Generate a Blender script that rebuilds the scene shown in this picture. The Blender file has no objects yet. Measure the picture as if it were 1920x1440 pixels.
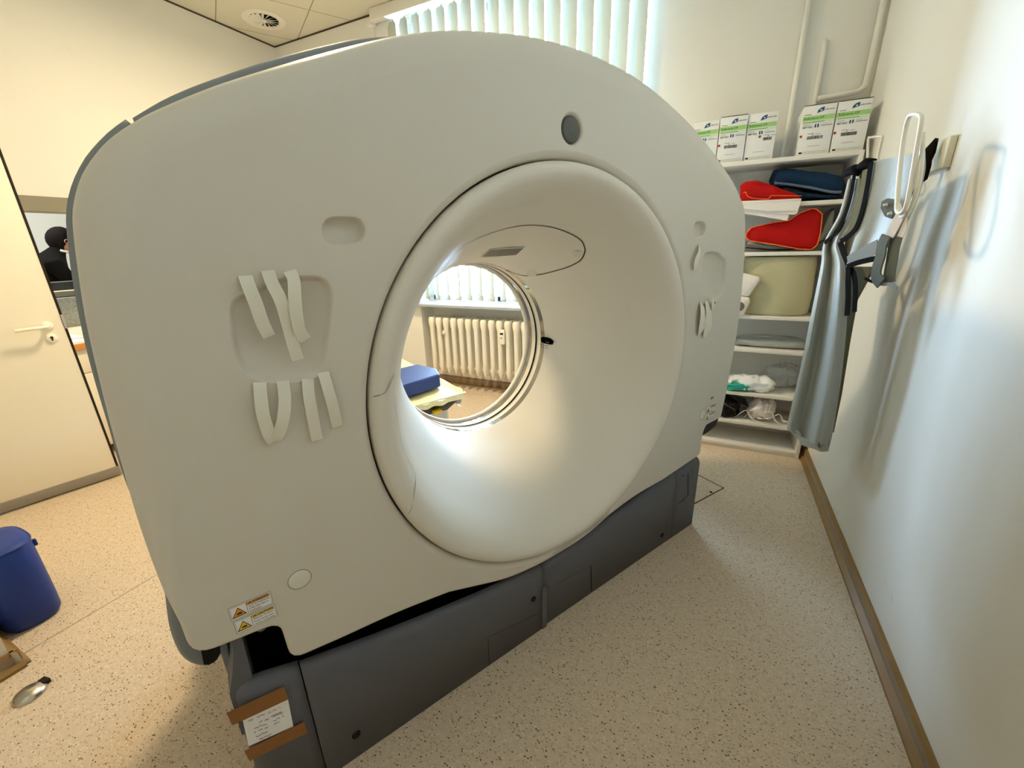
import bpy, bmesh, math, random
from mathutils import Vector, Matrix, noise
random.seed(7)
S = bpy.context.scene
COL = S.collection
# ------------------------------------------------------------------ camera model (pixels are 1920x1440)
FPX, HC = 778.05, 1.45
YAW, PIT, ROL = (math.radians(a) for a in (25.8585, 18.5783, 1.6614))
_f = Vector((-math.sin(YAW)*math.cos(PIT), math.cos(YAW)*math.cos(PIT), -math.sin(PIT)))
_r0 = Vector((math.cos(YAW), math.sin(YAW), 0)); _d0 = _f.cross(_r0)
CR = math.cos(ROL)*_r0 + math.sin(ROL)*_d0; CD = -math.sin(ROL)*_r0 + math.cos(ROL)*_d0
CAM = Vector((0, 0, HC))
def ray(x, y): return CR*((x-960)/FPX) + CD*((y-720)/FPX) + _f
def at(x, y, ax, v):                       # where the sight line of a pixel meets the plane axis=v
    d = ray(x, y); return CAM + d*((v-CAM[ax])/d[ax])
def on_plane(x, y, p0, n):
    d = ray(x, y); return CAM + d*((Vector(p0)-CAM).dot(n)/d.dot(n))
cam = bpy.data.cameras.new('camera'); cam.sensor_width = 36; cam.lens = FPX/1920*36; cam.clip_start = .05
camo = bpy.data.objects.new('camera', cam); COL.objects.link(camo)
M = Matrix((CR, -CD, -_f)).transposed().to_4x4(); M.translation = CAM; camo.matrix_world = M
S.camera = camo
S.view_settings.view_transform = 'Standard'; S.view_settings.look = 'None'
S.view_settings.gamma = 1; S.view_settings.use_curve_mapping = False; S.view_settings.exposure = 0

# ------------------------------------------------------------------ materials
def lin(h):
    h = h.lstrip('#'); c = [int(h[i:i+2], 16)/255 for i in (0, 2, 4)]
    return tuple(v/12.92 if v <= .04045 else ((v+.055)/1.055)**2.4 for v in c) + (1,)
def mat(name, col, rough=.5, spec=.4, metal=0, bump=0, bscale=80, var=0, vscale=6, **kw):
    m = bpy.data.materials.new(name); m.use_nodes = True; nt = m.node_tree; N = nt.nodes; L = nt.links
    b = N['Principled BSDF']; c = lin(col) if isinstance(col, str) else col
    b.inputs['Base Color'].default_value = c; b.inputs['Roughness'].default_value = rough
    b.inputs['Specular IOR Level'].default_value = spec; b.inputs['Metallic'].default_value = metal
    for k, v in kw.items(): b.inputs[k].default_value = v
    tc = N.new('ShaderNodeTexCoord')
    if var:
        n = N.new('ShaderNodeTexNoise'); n.inputs['Scale'].default_value = vscale; n.inputs['Detail'].default_value = 4
        r = N.new('ShaderNodeMix'); r.data_type = 'RGBA'
        r.inputs['A'].default_value = tuple(x*(1-var) for x in c[:3])+(1,); r.inputs['B'].default_value = tuple(min(1, x*(1+var)) for x in c[:3])+(1,)
        L.new(tc.outputs['Object'], n.inputs['Vector']); L.new(n.outputs['Fac'], r.inputs['Factor']); L.new(r.outputs['Result'], b.inputs['Base Color'])
    if bump:
        n = N.new('ShaderNodeTexNoise'); n.inputs['Scale'].default_value = bscale; n.inputs['Detail'].default_value = 3
        u = N.new('ShaderNodeBump'); u.inputs['Strength'].default_value = bump; u.inputs['Distance'].default_value = .004
        L.new(tc.outputs['Object'], n.inputs['Vector']); L.new(n.outputs['Fac'], u.inputs['Height']); L.new(u.outputs['Normal'], b.inputs['Normal'])
    return m
W_ = {}
W_['wall'] = mat('wall_paint', '#e6e4dc', .75, .2, bump=.15, bscale=220, var=.02, vscale=1.5)
W_['ceil'] = None
W_['shell'] = mat('gantry_shell', '#d6cfc1', .42, .35, bump=.05, bscale=700)
W_['bore'] = mat('bore_shell', '#dfd8ca', .5, .35)
W_['band'] = mat('gantry_blue_grey_band', '#868c8e', .5, .3, bump=.08, bscale=500)
W_['base'] = mat('gantry_base_grey', '#62636a', .55, .3, bump=.15, bscale=420)
W_['black'] = mat('black_plastic', '#0b0b0c', .6, .3)
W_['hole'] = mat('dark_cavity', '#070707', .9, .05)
W_['seam'] = mat('seam_line', '#4a4338', .8, .1)
W_['seamd'] = mat('base_seam', '#15151a', .8, .1)
W_['tape'] = mat('white_tape', '#e6e1d0', .8, .1, bump=.2, bscale=600)
W_['paper'] = mat('paper', '#f0eeec', .8, .1)
W_['white'] = mat('white_laminate', '#e4e1d8', .5, .3, var=.02)
W_['door'] = mat('door_laminate', '#ece5d2', .45, .3)
W_['plast'] = mat('white_plastic', '#efebdd', .4, .4)
W_['rub'] = mat('door_seal', '#29231c', .8, .2)
W_['kick'] = mat('kick_strip_grey', '#8b8478', .5, .4)
W_['chrome'] = mat('brushed_steel', '#c9c4b8', .28, .5, metal=1)
W_['rad'] = mat('radiator_enamel', '#efe9da', .4, .4)
W_['blue'] = mat('blue_vinyl', '#20387e', .5, .3, bump=.1, bscale=300)
W_['blue2'] = mat('blue_vinyl_wedge', '#1b3168', .5, .3, bump=.1, bscale=300)
W_['navy'] = mat('navy_cloth', '#16304a', .8, .15, bump=.5, bscale=300, var=.1)
W_['navyt'] = mat('grey_blue_binding', '#5d6d83', .8, .15)
W_['red'] = mat('red_cloth', '#ab0d08', .75, .15, bump=.4, bscale=260, var=.08, vscale=14)
W_['orange'] = mat('orange_thread', '#f0703a', .8, .1)
W_['cream'] = mat('cream_vinyl', '#d9cf9e', .45, .35, bump=.3, bscale=25)
W_['foam'] = mat('beige_foam', '#b9b08c', .8, .15, bump=.2, bscale=200)
W_['linen'] = mat('white_linen', '#ece4dd', .85, .1, bump=.4, bscale=120)
W_['gcush'] = mat('grey_cushion', '#8e9088', .7, .2)
W_['apron'] = mat('grey_vinyl_apron', '#9fa199', .45, .35, bump=.3, bscale=40)
W_['apron2'] = mat('grey_belt', '#7f817f', .7, .2, bump=.2, bscale=200)
W_['apronb'] = mat('black_binding', '#131110', .9, .04)
W_['velcro'] = mat('grey_velcro', '#6d726b', .95, .05, bump=.8, bscale=500)
W_['pink'] = mat('pale_strap', '#cfc3b5', .8, .1)
W_['khaki'] = mat('khaki_lining', '#6a654c', .8, .1)
W_['rail'] = mat('beige_board', '#d9d2b8', .6, .3)
W_['hook'] = mat('hook_coating', '#d2cbb8', .35, .45)
W_['wood'] = mat('baseboard_wood', '#8f7f6b', .5, .35, var=.2, vscale=9, bump=.1, bscale=60)
W_['woodt'] = mat('baseboard_edge', '#8a6a3c', .45, .4, var=.2, vscale=9)
W_['owood'] = mat('orange_wood_edge', '#c98a45', .5, .3, var=.1)
W_['teal'] = mat('teal_film', '#1c9a86', .3, .5)
W_['film'] = mat('plastic_film', '#dfe3e0', .18, .6, Alpha=.42)
W_['filmw'] = mat('white_film', '#eceff0', .25, .5)
W_['sweat'] = mat('dark_sweater', '#161310', .9, .1, bump=.5, bscale=200)
W_['hair'] = mat('dark_hair', '#1a0f0d', .8, .15)
W_['skin'] = mat('skin', '#c78f74', .5, .3, **{'Subsurface Weight': .1})
W_['tan'] = mat('packing_tape', '#8a5a2c', .3, .5, var=.1, vscale=30)
W_['ink'] = mat('ink_grey', '#55555c', .8, .1)
W_['print'] = mat('print_black', '#26262a', .7, .2)
W_['yellow'] = mat('warning_yellow', '#e3c02a', .5, .3)
W_['amber'] = mat('warning_amber', '#e3932a', .5, .3)
W_['lblgrey'] = mat('label_grey', '#8c8a82', .6, .2)
W_['green'] = mat('carton_green', '#9cc57c', .6, .2)
W_['lgreen'] = mat('carton_pale_green', '#cfdcc0', .6, .2)
W_['dgreen'] = mat('carton_dark_green', '#3d7d2c', .6, .2)
W_['lblue'] = mat('logo_blue', '#1d4f78', .5, .3)
W_['lred'] = mat('carton_red_dot', '#a3302a', .6, .2)
W_['carton'] = mat('carton_white', '#e6e6e4', .55, .3)
W_['sensor'] = mat('sensor_grey', '#55574f', .4, .4, var=.08, vscale=40)
W_['plug'] = mat('cover_plug', '#e0dccd', .4, .35)
W_['screen'] = mat('dark_screen', '#15181c', .3, .5)
W_['speck'] = mat('grey_speckled_board', '#9a9c96', .8, .1, var=.5, vscale=60)
W_['cabin'] = mat('cabinet_cream', '#efe4cd', .5, .3)
W_['beigec'] = mat('counter_beige', '#e3d2b4', .5, .3)
W_['tableb'] = mat('table_black', '#171615', .4, .4)
W_['tablew'] = mat('table_white', '#e6e2d6', .4, .4)
W_['frame'] = mat('window_frame_white', '#eef2f2', .4, .4)
W_['sill'] = mat('window_sill_grey', '#a3aeb6', .4, .4)
W_['lintel'] = mat('lintel_grey', '#8b8472', .6, .2)
def ring_mat():
    m = mat('bore_film', '#8d897c', .07, .8, metal=.5); nt = m.node_tree; b = nt.nodes['Principled BSDF']
    b.inputs['Coat Weight'].default_value = .6; b.inputs['Coat Roughness'].default_value = .03
    return m
W_['film_ring'] = ring_mat()
def floor_mat():
    m = bpy.data.materials.new('speckled_vinyl_floor'); m.use_nodes = True; nt = m.node_tree; N = nt.nodes; L = nt.links
    b = N['Principled BSDF']; b.inputs['Roughness'].default_value = .42; b.inputs['Specular IOR Level'].default_value = .35
    tc = N.new('ShaderNodeTexCoord')
    def chips(scale, thr, colr, prev, seed):
        mp = N.new('ShaderNodeMapping'); mp.inputs['Location'].default_value = (seed, seed*2, 0); mp.inputs['Scale'].default_value = (1, 1.6, 1); mp.inputs['Rotation'].default_value = (0, 0, seed)
        v = N.new('ShaderNodeTexVoronoi'); v.inputs['Scale'].default_value = scale; v.feature = 'F1'
        s = N.new('ShaderNodeSeparateColor'); g = N.new('ShaderNodeMath'); g.operation = 'LESS_THAN'; g.inputs[1].default_value = thr
        d = N.new('ShaderNodeMath'); d.operation = 'LESS_THAN'; d.inputs[1].default_value = .42
        mu = N.new('ShaderNodeMath'); mu.operation = 'MULTIPLY'; mx = N.new('ShaderNodeMix'); mx.data_type = 'RGBA'
        L.new(tc.outputs['Object'], mp.inputs['Vector']); L.new(mp.outputs['Vector'], v.inputs['Vector']); L.new(v.outputs['Color'], s.inputs['Color'])
        L.new(s.outputs['Red'], g.inputs[0]); L.new(v.outputs['Distance'], d.inputs[0]); L.new(g.outputs[0], mu.inputs[0]); L.new(d.outputs[0], mu.inputs[1])
        L.new(mu.outputs[0], mx.inputs['Factor']); L.new(prev, mx.inputs['A']); mx.inputs['B'].default_value = lin(colr)
        return mx.outputs['Result']
    n = N.new('ShaderNodeTexNoise'); n.inputs['Scale'].default_value = 55; n.inputs['Detail'].default_value = 4
    r = N.new('ShaderNodeMix'); r.data_type = 'RGBA'; r.inputs['A'].default_value = lin('#c4ae94'); r.inputs['B'].default_value = lin('#dccab2')
    L.new(tc.outputs['Object'], n.inputs['Vector']); L.new(n.outputs['Fac'], r.inputs['Factor'])
    o = chips(150, .16, '#e2d5c0', r.outputs['Result'], 1.3)
    o = chips(140, .2, '#a58e76', o, 2.1)
    o = chips(120, .06, '#6e5844', o, .7)
    L.new(o, b.inputs['Base Color'])
    return m
W_['floor'] = floor_mat()
def ceil_mat():
    m = bpy.data.materials.new('ceiling_tiles'); m.use_nodes = True; nt = m.node_tree; N = nt.nodes; L = nt.links
    b = N['Principled BSDF']; b.inputs['Roughness'].default_value = .8; b.inputs['Specular IOR Level'].default_value = .2
    tc = N.new('ShaderNodeTexCoord'); sp = N.new('ShaderNodeVectorMath'); sp.operation = 'DOT_PRODUCT'; sq = N.new('ShaderNodeVectorMath'); sq.operation = 'DOT_PRODUCT'
    sp.inputs[1].default_value = (.5/.655, .866/.655, 0); sq.inputs[1].default_value = (-.866/.655, .5/.655, 0)
    L.new(tc.outputs['Object'], sp.inputs[0]); L.new(tc.outputs['Object'], sq.inputs[0])
    out = None
    for s, off in ((sp, -.69+.02), (sq, -6.87)):
        a = N.new('ShaderNodeMath'); a.operation = 'ADD'; a.inputs[1].default_value = off+20
        f = N.new('ShaderNodeMath'); f.operation = 'FRACT'; l = N.new('ShaderNodeMath'); l.operation = 'LESS_THAN'; l.inputs[1].default_value = .012
        L.new(s.outputs['Value'], a.inputs[0]); L.new(a.outputs[0], f.inputs[0]); L.new(f.outputs[0], l.inputs[0])
        if out is None: out = l
        else:
            mx = N.new('ShaderNodeMath'); mx.operation = 'MAXIMUM'; L.new(out.outputs[0], mx.inputs[0]); L.new(l.outputs[0], mx.inputs[1]); out = mx
    c = N.new('ShaderNodeMix'); c.data_type = 'RGBA'; c.inputs['A'].default_value = lin('#d8d3c2'); c.inputs['B'].default_value = lin('#8f8873')
    L.new(out.outputs[0], c.inputs['Factor']); L.new(c.outputs['Result'], b.inputs['Base Color'])
    return m
W_['ceil'] = ceil_mat()
def slat_mat():
    m = bpy.data.materials.new('blind_fabric'); m.use_nodes = True; nt = m.node_tree; N = nt.nodes; L = nt.links
    for n in list(N): N.remove(n)
    o = N.new('ShaderNodeOutputMaterial'); d = N.new('ShaderNodeBsdfDiffuse'); t = N.new('ShaderNodeBsdfTranslucent'); x = N.new('ShaderNodeMixShader')
    d.inputs['Color'].default_value = lin('#bcc0b6'); t.inputs['Color'].default_value = lin('#efead2'); x.inputs[0].default_value = .05
    L.new(d.outputs[0], x.inputs[1]); L.new(t.outputs[0], x.inputs[2]); L.new(x.outputs[0], o.inputs[0]); return m
W_['slat'] = slat_mat()
def glass_mat():
    m = bpy.data.materials.new('window_glass'); m.use_nodes = True; nt = m.node_tree; N = nt.nodes; L = nt.links
    for n in list(N): N.remove(n)
    o = N.new('ShaderNodeOutputMaterial'); d = N.new('ShaderNodeBsdfTransparent'); t = N.new('ShaderNodeBsdfGlossy'); x = N.new('ShaderNodeMixShader'); fr = N.new('ShaderNodeFresnel')
    t.inputs['Roughness'].default_value = .02; fr.inputs['IOR'].default_value = 1.35; d.inputs['Color'].default_value = (.93, .97, .96, 1)
    L.new(fr.outputs[0], x.inputs[0]); L.new(d.outputs[0], x.inputs[1]); L.new(t.outputs[0], x.inputs[2]); L.new(x.outputs[0], o.inputs[0]); return m
W_['glass'] = glass_mat()

# ------------------------------------------------------------------ mesh builder
class MB:
    def __init__(s): s.bm = bmesh.new(); s.mi = 0
    def face(s, vs):
        try: f = s.bm.faces.new(vs)
        except ValueError: return None
        f.material_index = s.mi; f.smooth = True; return f
    def v(s, p): return s.bm.verts.new(p)
    def box(s, lo, hi, bev=0, Mx=None, seg=2):
        Mx = Mx or Matrix()
        vs = [s.v(Mx @ Vector((x, y, z))) for z in (lo[2], hi[2]) for y in (lo[1], hi[1]) for x in (lo[0], hi[0])]
        fs = [s.face([vs[i] for i in q]) for q in ((0, 2, 3, 1), (4, 5, 7, 6), (0, 1, 5, 4), (2, 6, 7, 3), (0, 4, 6, 2), (1, 3, 7, 5))]
        if bev:
            es = {e for f in fs for e in f.edges}
            r = bmesh.ops.bevel(s.bm, geom=list(es), offset=bev, segments=seg, affect='EDGES', profile=.5)
            for f in r['faces']: f.material_index = s.mi; f.smooth = True
        else:
            for f in fs: f.smooth = False
        return s
    def grid(s, rows, closed=False, cap=False):
        R = [[s.v(p) for p in r] for r in rows]
        for a, b in zip(R, R[1:]):
            n = len(a)
            for i in range(n if closed else n-1): s.face([a[i], a[(i+1) % n], b[(i+1) % n], b[i]])
        if cap:
            s.face(R[0][::-1]); s.face(R[-1])
        return R
    def tube(s, pts, r, n=8, closed=False, cap=True):
        P = [Vector(p) for p in pts]; m = len(P); rows = []; up = None
        rr = r if isinstance(r, (list, tuple)) else [r]*m
        for i, p in enumerate(P):
            a = P[(i-1) % m] if (closed or i) else p; b = P[(i+1) % m] if (closed or i < m-1) else p
            t = (b-a).normalized()
            if up is None: up = t.orthogonal().normalized()
            up = (up - t*up.dot(t)).normalized(); w = t.cross(up)
            rows.append([p + rr[i]*(math.cos(k*2*math.pi/n)*up + math.sin(k*2*math.pi/n)*w) for k in range(n)])
        if closed: rows.append(rows[0])
        s.grid(rows, True, cap and not closed); return s
    def lathe(s, prof, c=(0, 0, 0), ax='z', n=48, cap=False, M_=None):
        c = Vector(c); rows = []
        for r, h in prof:
            row = []
            for k in range(n):
                t = 2*math.pi*k/n; a, b = r*math.cos(t), r*math.sin(t)
                q = Vector((a, b, h)) if ax == 'z' else Vector((a, h, b)) if ax == 'y' else Vector((h, a, b))
                row.append((M_ @ (c+q)) if M_ else c+q)
            rows.append(row)
        s.grid(rows, True, cap); return s
    def prism(s, poly, d, smooth=False, capb=True):                # poly of Vectors, extruded by vector d
        d = Vector(d); a = [s.v(p) for p in poly]; b = [s.v(Vector(p)+d) for p in poly]; n = len(a)
        f1 = s.face(a); f2 = s.face(b[::-1])
        for i in range(n):
            f = s.face([a[i], b[i], b[(i+1) % n], a[(i+1) % n]])
            if f: f.smooth = smooth
        for f in (f1, f2):
            if f: f.smooth = False
        return s
    def poly(s, pts):
        f = s.face([s.v(p) for p in pts])
        if f: f.smooth = False
        return s
    def ribbon(s, pts, w, side):                                    # flat strip along pts; side = width direction(s)
        rows = []
        for i, p in enumerate(pts):
            sd = Vector(side[i] if isinstance(side, list) else side).normalized(); ww = w[i] if isinstance(w, (list, tuple)) else w
            rows.append([Vector(p)-sd*ww/2, Vector(p)+sd*ww/2])
        s.grid(rows); return s
    def mesh(s, name, weld=0):
        if weld: bmesh.ops.remove_doubles(s.bm, verts=s.bm.verts, dist=weld)
        bmesh.ops.recalc_face_normals(s.bm, faces=s.bm.faces)
        me = bpy.data.meshes.new(name); s.bm.to_mesh(me); s.bm.free(); return me

MW = {}
def mw(o): return MW.get(o.name, Matrix())
def thing(name, label, cat, loc=(0, 0, 0), rz=0, group=None):
    o = bpy.data.objects.new(name, None); o.empty_display_size = .05; COL.objects.link(o)
    o.location = loc; o.rotation_euler = (0, 0, rz); MW[o.name] = Matrix.Translation(Vector(loc)) @ Matrix.Rotation(rz, 4, 'Z')
    o['label'] = label; o['category'] = cat
    if group: o['group'] = group
    return o
def obj(name, mb, m, parent=None, local=False, label=None, weld=0, mods=None):
    me = mb.mesh(name, weld) if isinstance(mb, MB) else mb
    for k in (m if isinstance(m, (list, tuple)) else [m]): me.materials.append(W_[k])
    o = bpy.data.objects.new(name, me); COL.objects.link(o)
    MW[o.name] = mw(parent).copy() if parent else Matrix()
    if parent:
        o.parent = parent
        if not local: me.transform(mw(parent).inverted())
    if label: o['label'] = label
    for f in mods or []: f(o)
    return o
def sub(n=1):
    def f(o):
        d = o.modifiers.new('subdivision', 'SUBSURF'); d.levels = n; d.render_levels = n
    return f
def solid(t, off=-1):
    def f(o):
        d = o.modifiers.new('solidify', 'SOLIDIFY'); d.thickness = t; d.offset = off
        e = o.modifiers.new('edge split', 'EDGE_SPLIT'); e.split_angle = math.radians(50)
    return f
def bev(w, n=2):
    def f(o):
        d = o.modifiers.new('bevel', 'BEVEL'); d.width = w; d.segments = n; d.limit_method = 'ANGLE'
    return f
def tag(o, label, cat, group=None):
    o['label'] = label; o['category'] = cat
    if group: o['group'] = group
    return o
def origin_to(o, p):                                                # put a single-mesh thing's origin at its base
    o.data.transform(Matrix.Translation(-Vector(p))); o.location = p; MW[o.name] = Matrix.Translation(Vector(p)); return o
def struct(name, mb, m, **k):
    o = obj(name, mb, m, **k); o['kind'] = 'structure'; return o
def spline(pts, n=6, closed=False):
    P = [Vector(p) for p in pts]; m = len(P); out = []
    for i in range(m if closed else m-1):
        p0 = P[(i-1) % m] if closed or i else P[0]; p1 = P[i]; p2 = P[(i+1) % m]; p3 = P[(i+2) % m] if closed or i+2 < m else P[-1]
        for k in range(n):
            t = k/n
            out.append(.5*((2*p1)+(p2-p0)*t+(2*p0-5*p1+4*p2-p3)*t*t+(3*p1-p0-3*p2+p3)*t**3))
    if not closed: out.append(P[-1])
    return out
def resample(P, step, closed=True):
    Q = P+[P[0]] if closed else P; out = [Q[0]]; acc = 0
    for a, b in zip(Q, Q[1:]):
        L = (b-a).length; 
        if L < 1e-9: continue
        t = step-acc
        while t < L: out.append(a+(b-a)*(t/L)); t += step
        acc = L-(t-step)
    if closed and (out[-1]-out[0]).length < step*.5: out.pop()
    return out
def text_tris(s, size, bold=False):
    c = bpy.data.curves.new('lettering', 'FONT'); c.body = s; c.size = size; c.resolution_u = 2
    if bold: c.offset = size*.02
    o = bpy.data.objects.new('lettering', c); COL.objects.link(o)
    dg = bpy.context.evaluated_depsgraph_get(); dg.update(); me = bpy.data.meshes.new_from_object(o.evaluated_get(dg))
    V = [v.co.copy() for v in me.vertices]; F = [list(p.vertices) for p in me.polygons]
    bpy.data.objects.remove(o); bpy.data.curves.remove(c); bpy.data.meshes.remove(me); return V, F
def put_text(mb, s, size, o, ex, ey, width=None, bold=False):       # o = lower left corner, ex/ey unit directions
    V, F = text_tris(s, size, bold)
    if not V: return
    w = max(v.x for v in V); k = width/w if width else 1
    vs = [mb.v(Vector(o)+Vector(ex)*v.x*k+Vector(ey)*v.y) for v in V]
    for f in F:
        g = mb.face([vs[i] for i in f])
        if g: g.smooth = False

# ------------------------------------------------------------------ room shell
XR, YB, YN, XL, ZC, YF = .70, 3.5, 3.72, -4.2, 3.373, -1.6
WX0, WX1, WZ0 = -2.87, -.585, .905
fl = struct('floor', MB().box((-7.6, YF-.1, -.1), (XR+.2, YN+.3, 0)), 'floor')
struct('ceiling', MB().box((-7.6, YF-.1, ZC), (XR+.2, YN+.3, ZC+.1)), 'ceil')
struct('wall_right', MB().box((XR, YF-.1, 0), (XR+.15, YN+.3, ZC)), 'wall')
wb = MB()
wb.box((XL-.2, YB, 0), (WX0+.15, YN+.2, ZC)); wb.box((WX1, YB, 0), (XR+.1, YN+.2, ZC)); wb.box((WX0+.15, YN, 0), (WX1, YN+.2, WZ0-.02))
struct('wall_back', wb, 'wall')
struct('wall_front', MB().box((-7.6, YF-.15, 0), (XR+.2, YF, ZC)), 'wall')
wl = MB()                                                            # left wall with the pass-through to the control room
LT = 1.76                                                            # underside of the lintel
wl.box((XL-.15, 2.6, 0), (XL, YN, ZC)); wl.box((XL-.15, .6, 1.847), (XL, 2.6, ZC)); wl.box((XL-.15, .1, 0), (XL, .6, ZC))
struct('wall_left', wl, 'wall')
struct('trim_1', MB().box((XL-.17, .6, LT-.008), (XL+.012, 2.6, 1.847)), 'lintel')
struct('wall_entrance', MB().box((-3.8, YF, 0), (-2.2, .215, ZC)), 'wall')
# control room shell beyond
cr = MB(); cr.box((-7.6, -.2, 0), (-7.5, YN, ZC)); cr.box((-7.5, -.3, 0), (-4.3, -.2, ZC)); cr.box((-7.5, 3.72, 0), (-4.35, 3.8, ZC))
struct('wall_control_room', cr, 'wall')
# baseboards
def baseboard(name, p0, p1, n, h=.075, t=.028):
    p0 = Vector(p0); p1 = Vector(p1); n = Vector(n)
    prof = [(0, 0), (.034, 0), (.034, .012), (.022, .024), (.016, .03), (.016, h-.012), (.010, h), (0, h)]
    b = MB(); A = [b.v(p0+n*x+Vector((0, 0, z))) for x, z in prof]; B = [b.v(p1+n*x+Vector((0, 0, z))) for x, z in prof]
    for i in range(len(prof)-1):
        b.mi = 1 if i in (1, 2, 3, 5, 6) else 0
        f = b.face([A[i], B[i], B[i+1], A[i+1]]); f.smooth = False
    b.mi = 0; b.face(A); b.face(B[::-1])
    struct(name, b, ['wood', 'woodt'])
baseboard('baseboard_right', (XR, YF, 0), (XR, YB, 0), (-1, 0, 0))
baseboard('baseboard_back', (WX0+.15, YN, 0), (WX1, YN, 0), (0, -1, 0))
baseboard('baseboard_entrance', (-2.2, YF, 0), (-2.2, .235, 0), (1, 0, 0))
baseboard('baseboard_entrance_side', (-2.18, .215, 0), (-3.7, .215, 0), (0, 1, 0))
# scuffs on the right wall (wear marks)
sc = MB()
for x, y, L, k in ((1672, 1122, 18, .1), (1660, 1088, 12, .1), (1566, 955, 10, -.6), (1572, 962, 9, -.5), (1645, 865, 8, .2), (1690, 1290, 12, -.3)):
    a = at(x, y-L/2, 0, XR-.0008); b_ = at(x+L*k, y+L/2, 0, XR-.0008); sc.ribbon([a, b_], .0022, (0, 1, 0))
struct('trim_2', sc, 'lblgrey')
# floor weld seam and floor hatch outline
sm = MB(); pa = at(40, 1228, 2, .0006); pb = at(330, 1056, 2, .0006)
sm.ribbon([pa, pb], .004, (pb-pa).cross(Vector((0, 0, 1))))
struct('trim_3', sm, 'kick')
ht = MB(); HP = [at(*q, 2, .0008) for q in ((1297, 898), (1310, 891), (1357, 915), (1297, 947))]; HP[0] = HP[1]-(HP[2]-HP[3])*1.02; HP[3] = HP[2]+(HP[0]-HP[1])
for a, b_ in ((0, 1), (1, 2), (2, 3)):
    d = (HP[b_]-HP[a]).cross(Vector((0, 0, 1))); ht.ribbon([HP[a], HP[b_]], .007, d)
hs = at(1333, 923, 2, .0008); ht.lathe([(.001, 0), (.009, .001), (.009, .0012)], hs, n=10)
struct('trim_4', ht, 'seamd')

struct('shadow_gap_strip', MB().box((XL, .1, ZC-.012), (XL+.006, YB, ZC-.001)).box((XL, YB-.006, ZC-.012), (WX0-.06, YB, ZC-.001)), 'seam')  # dark strip added for the thin shadow gap between walls and ceiling
# ------------------------------------------------------------------ window, sill, blinds
ZT = 3.33
wf = MB()
for x in (WX0+.15, -1.95, -1.25, WX1-.06): wf.box((x, YN+.02, WZ0), (x+.06, YN+.09, ZT), .006)
for z in (WZ0, 2.45, ZT-.06): wf.box((WX0+.15, YN+.02, z), (WX1, YN+.09, z+.06), .006)
win = struct('window_1', wf, 'frame')
wp = MB(); wp.box((WX0+.2, YN+.05, WZ0+.05), (WX1-.05, YN+.056, ZT-.05)); g = obj('window_pane', wp, 'glass', win)
struct('trim_5', MB().box((WX0+.15, YN, ZT), (WX1, YN+.2, ZC)), 'wall')
sl = MB().box((WX0+.06, YB-.07, WZ0-.03), (WX1+.02, YN+.02, WZ0), .006); struct('window_sill', sl, 'sill').name = 'trim_6'
bl = thing('vertical_blind', 'white vertical blind with hanging fabric slats covering the bright window', 'blind', (WX0, YB-.05, 0))
obj('headrail', MB().box((WX0-.03, YB-.085, ZT-.045), (WX1+.02, YB-.02, ZC-.003), .004), 'white', bl)
obj('wall_bracket', MB().box((WX0-.10, YB-.06, ZT-.06), (WX0-.03, YB-.001, ZT-.01), .003).box((WX0-.1, YB-.012, 2.2), (WX0-.06, YB-.001, ZT-.06)), 'wall', bl)
sx = [-2.70+.1205*i for i in range(18)]
ca, sa = math.cos(math.radians(-33)), math.sin(math.radians(-33))
for i, x in enumerate(sx):
    m = MB(); a0 = -19+random.uniform(-2, 2); a1 = -38+random.uniform(-4, 4); y0 = YB-.055; hw = .0635; zb = .955+random.uniform(-.004, .004)
    rows = []; zt = ZT-.075
    for z in (zb, zb+.06, 1.3, 1.6, 1.9, 2.2, 2.5, 2.8, ZT-.11, zt):   # slats twist a little from bottom to top
        t_ = (z-zb)/(zt-zb); a = math.radians(a1+(a0-a1)*min(1, t_*1.25)); k = 1 if z < ZT-.08 else .5
        ca, sa = math.cos(a), math.sin(a); tw = .002*math.sin(z*3+i)
        rows.append([(x+ca*t*hw*k, y0+sa*t*hw*k+(1-t*t)*.008+tw, z) for t in (-1, -.5, 0, .5, 1)])
    m.grid(rows); obj('slat', m, 'slat', bl, mods=[solid(.0006, 0)])
    if i < 12:
        w = MB(); w.box((-hw*.98, -.004, 0), (hw*.98, .004, .042), .0015, Matrix.Translation((x, y0+.004, zb+.002)) @ Matrix.Rotation(math.radians(a1), 4, 'Z'))
        obj('weight_pocket', w, 'slat', bl)
ch = MB()
for i in range(11):
    ch.tube([(sx[i]+.05, YB-.095, zb+.02), ((sx[i]+sx[i+1])/2+.05, YB-.1, zb+.008), (sx[i+1]+.05, YB-.095, zb+.02)], .0012, 5)
obj('bead_chain', ch, 'white', bl)

# ------------------------------------------------------------------ radiator
rd = thing('radiator', 'cream ribbed cast radiator below the window seen through the bore', 'radiator', (-2.1, 3.58, 0))
RX0 = -2.585; RN = 15; RP = .0868
for i in range(RN):
    m = MB(); x = RX0+i*RP
    for y in (3.49, 3.545, 3.60):
        rows = []
        for z, w, d in ((.185, .010, .016), (.21, .018, .03), (.25, .026, .036), (.33, .027, .030), (.5, .027, .028), (.66, .027, .030), (.70, .036, .036), (.745, .037, .036), (.768, .026, .030)):
            rows.append([(x+w*math.cos(t)*(abs(math.cos(t))**-.4 if abs(math.cos(t)) > .05 else 1)*.9, y+d*math.sin(t), z) for t in [k*2*math.pi/12 for k in range(12)]])
        m.grid(rows, True, True)
    m.box((x-.022, 3.49, .69), (x+.022, 3.60, .75), .008); m.box((x-.018, 3.49, .22), (x+.018, 3.60, .27), .008)
    obj('section', m, 'rad', rd)
m = MB()
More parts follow.
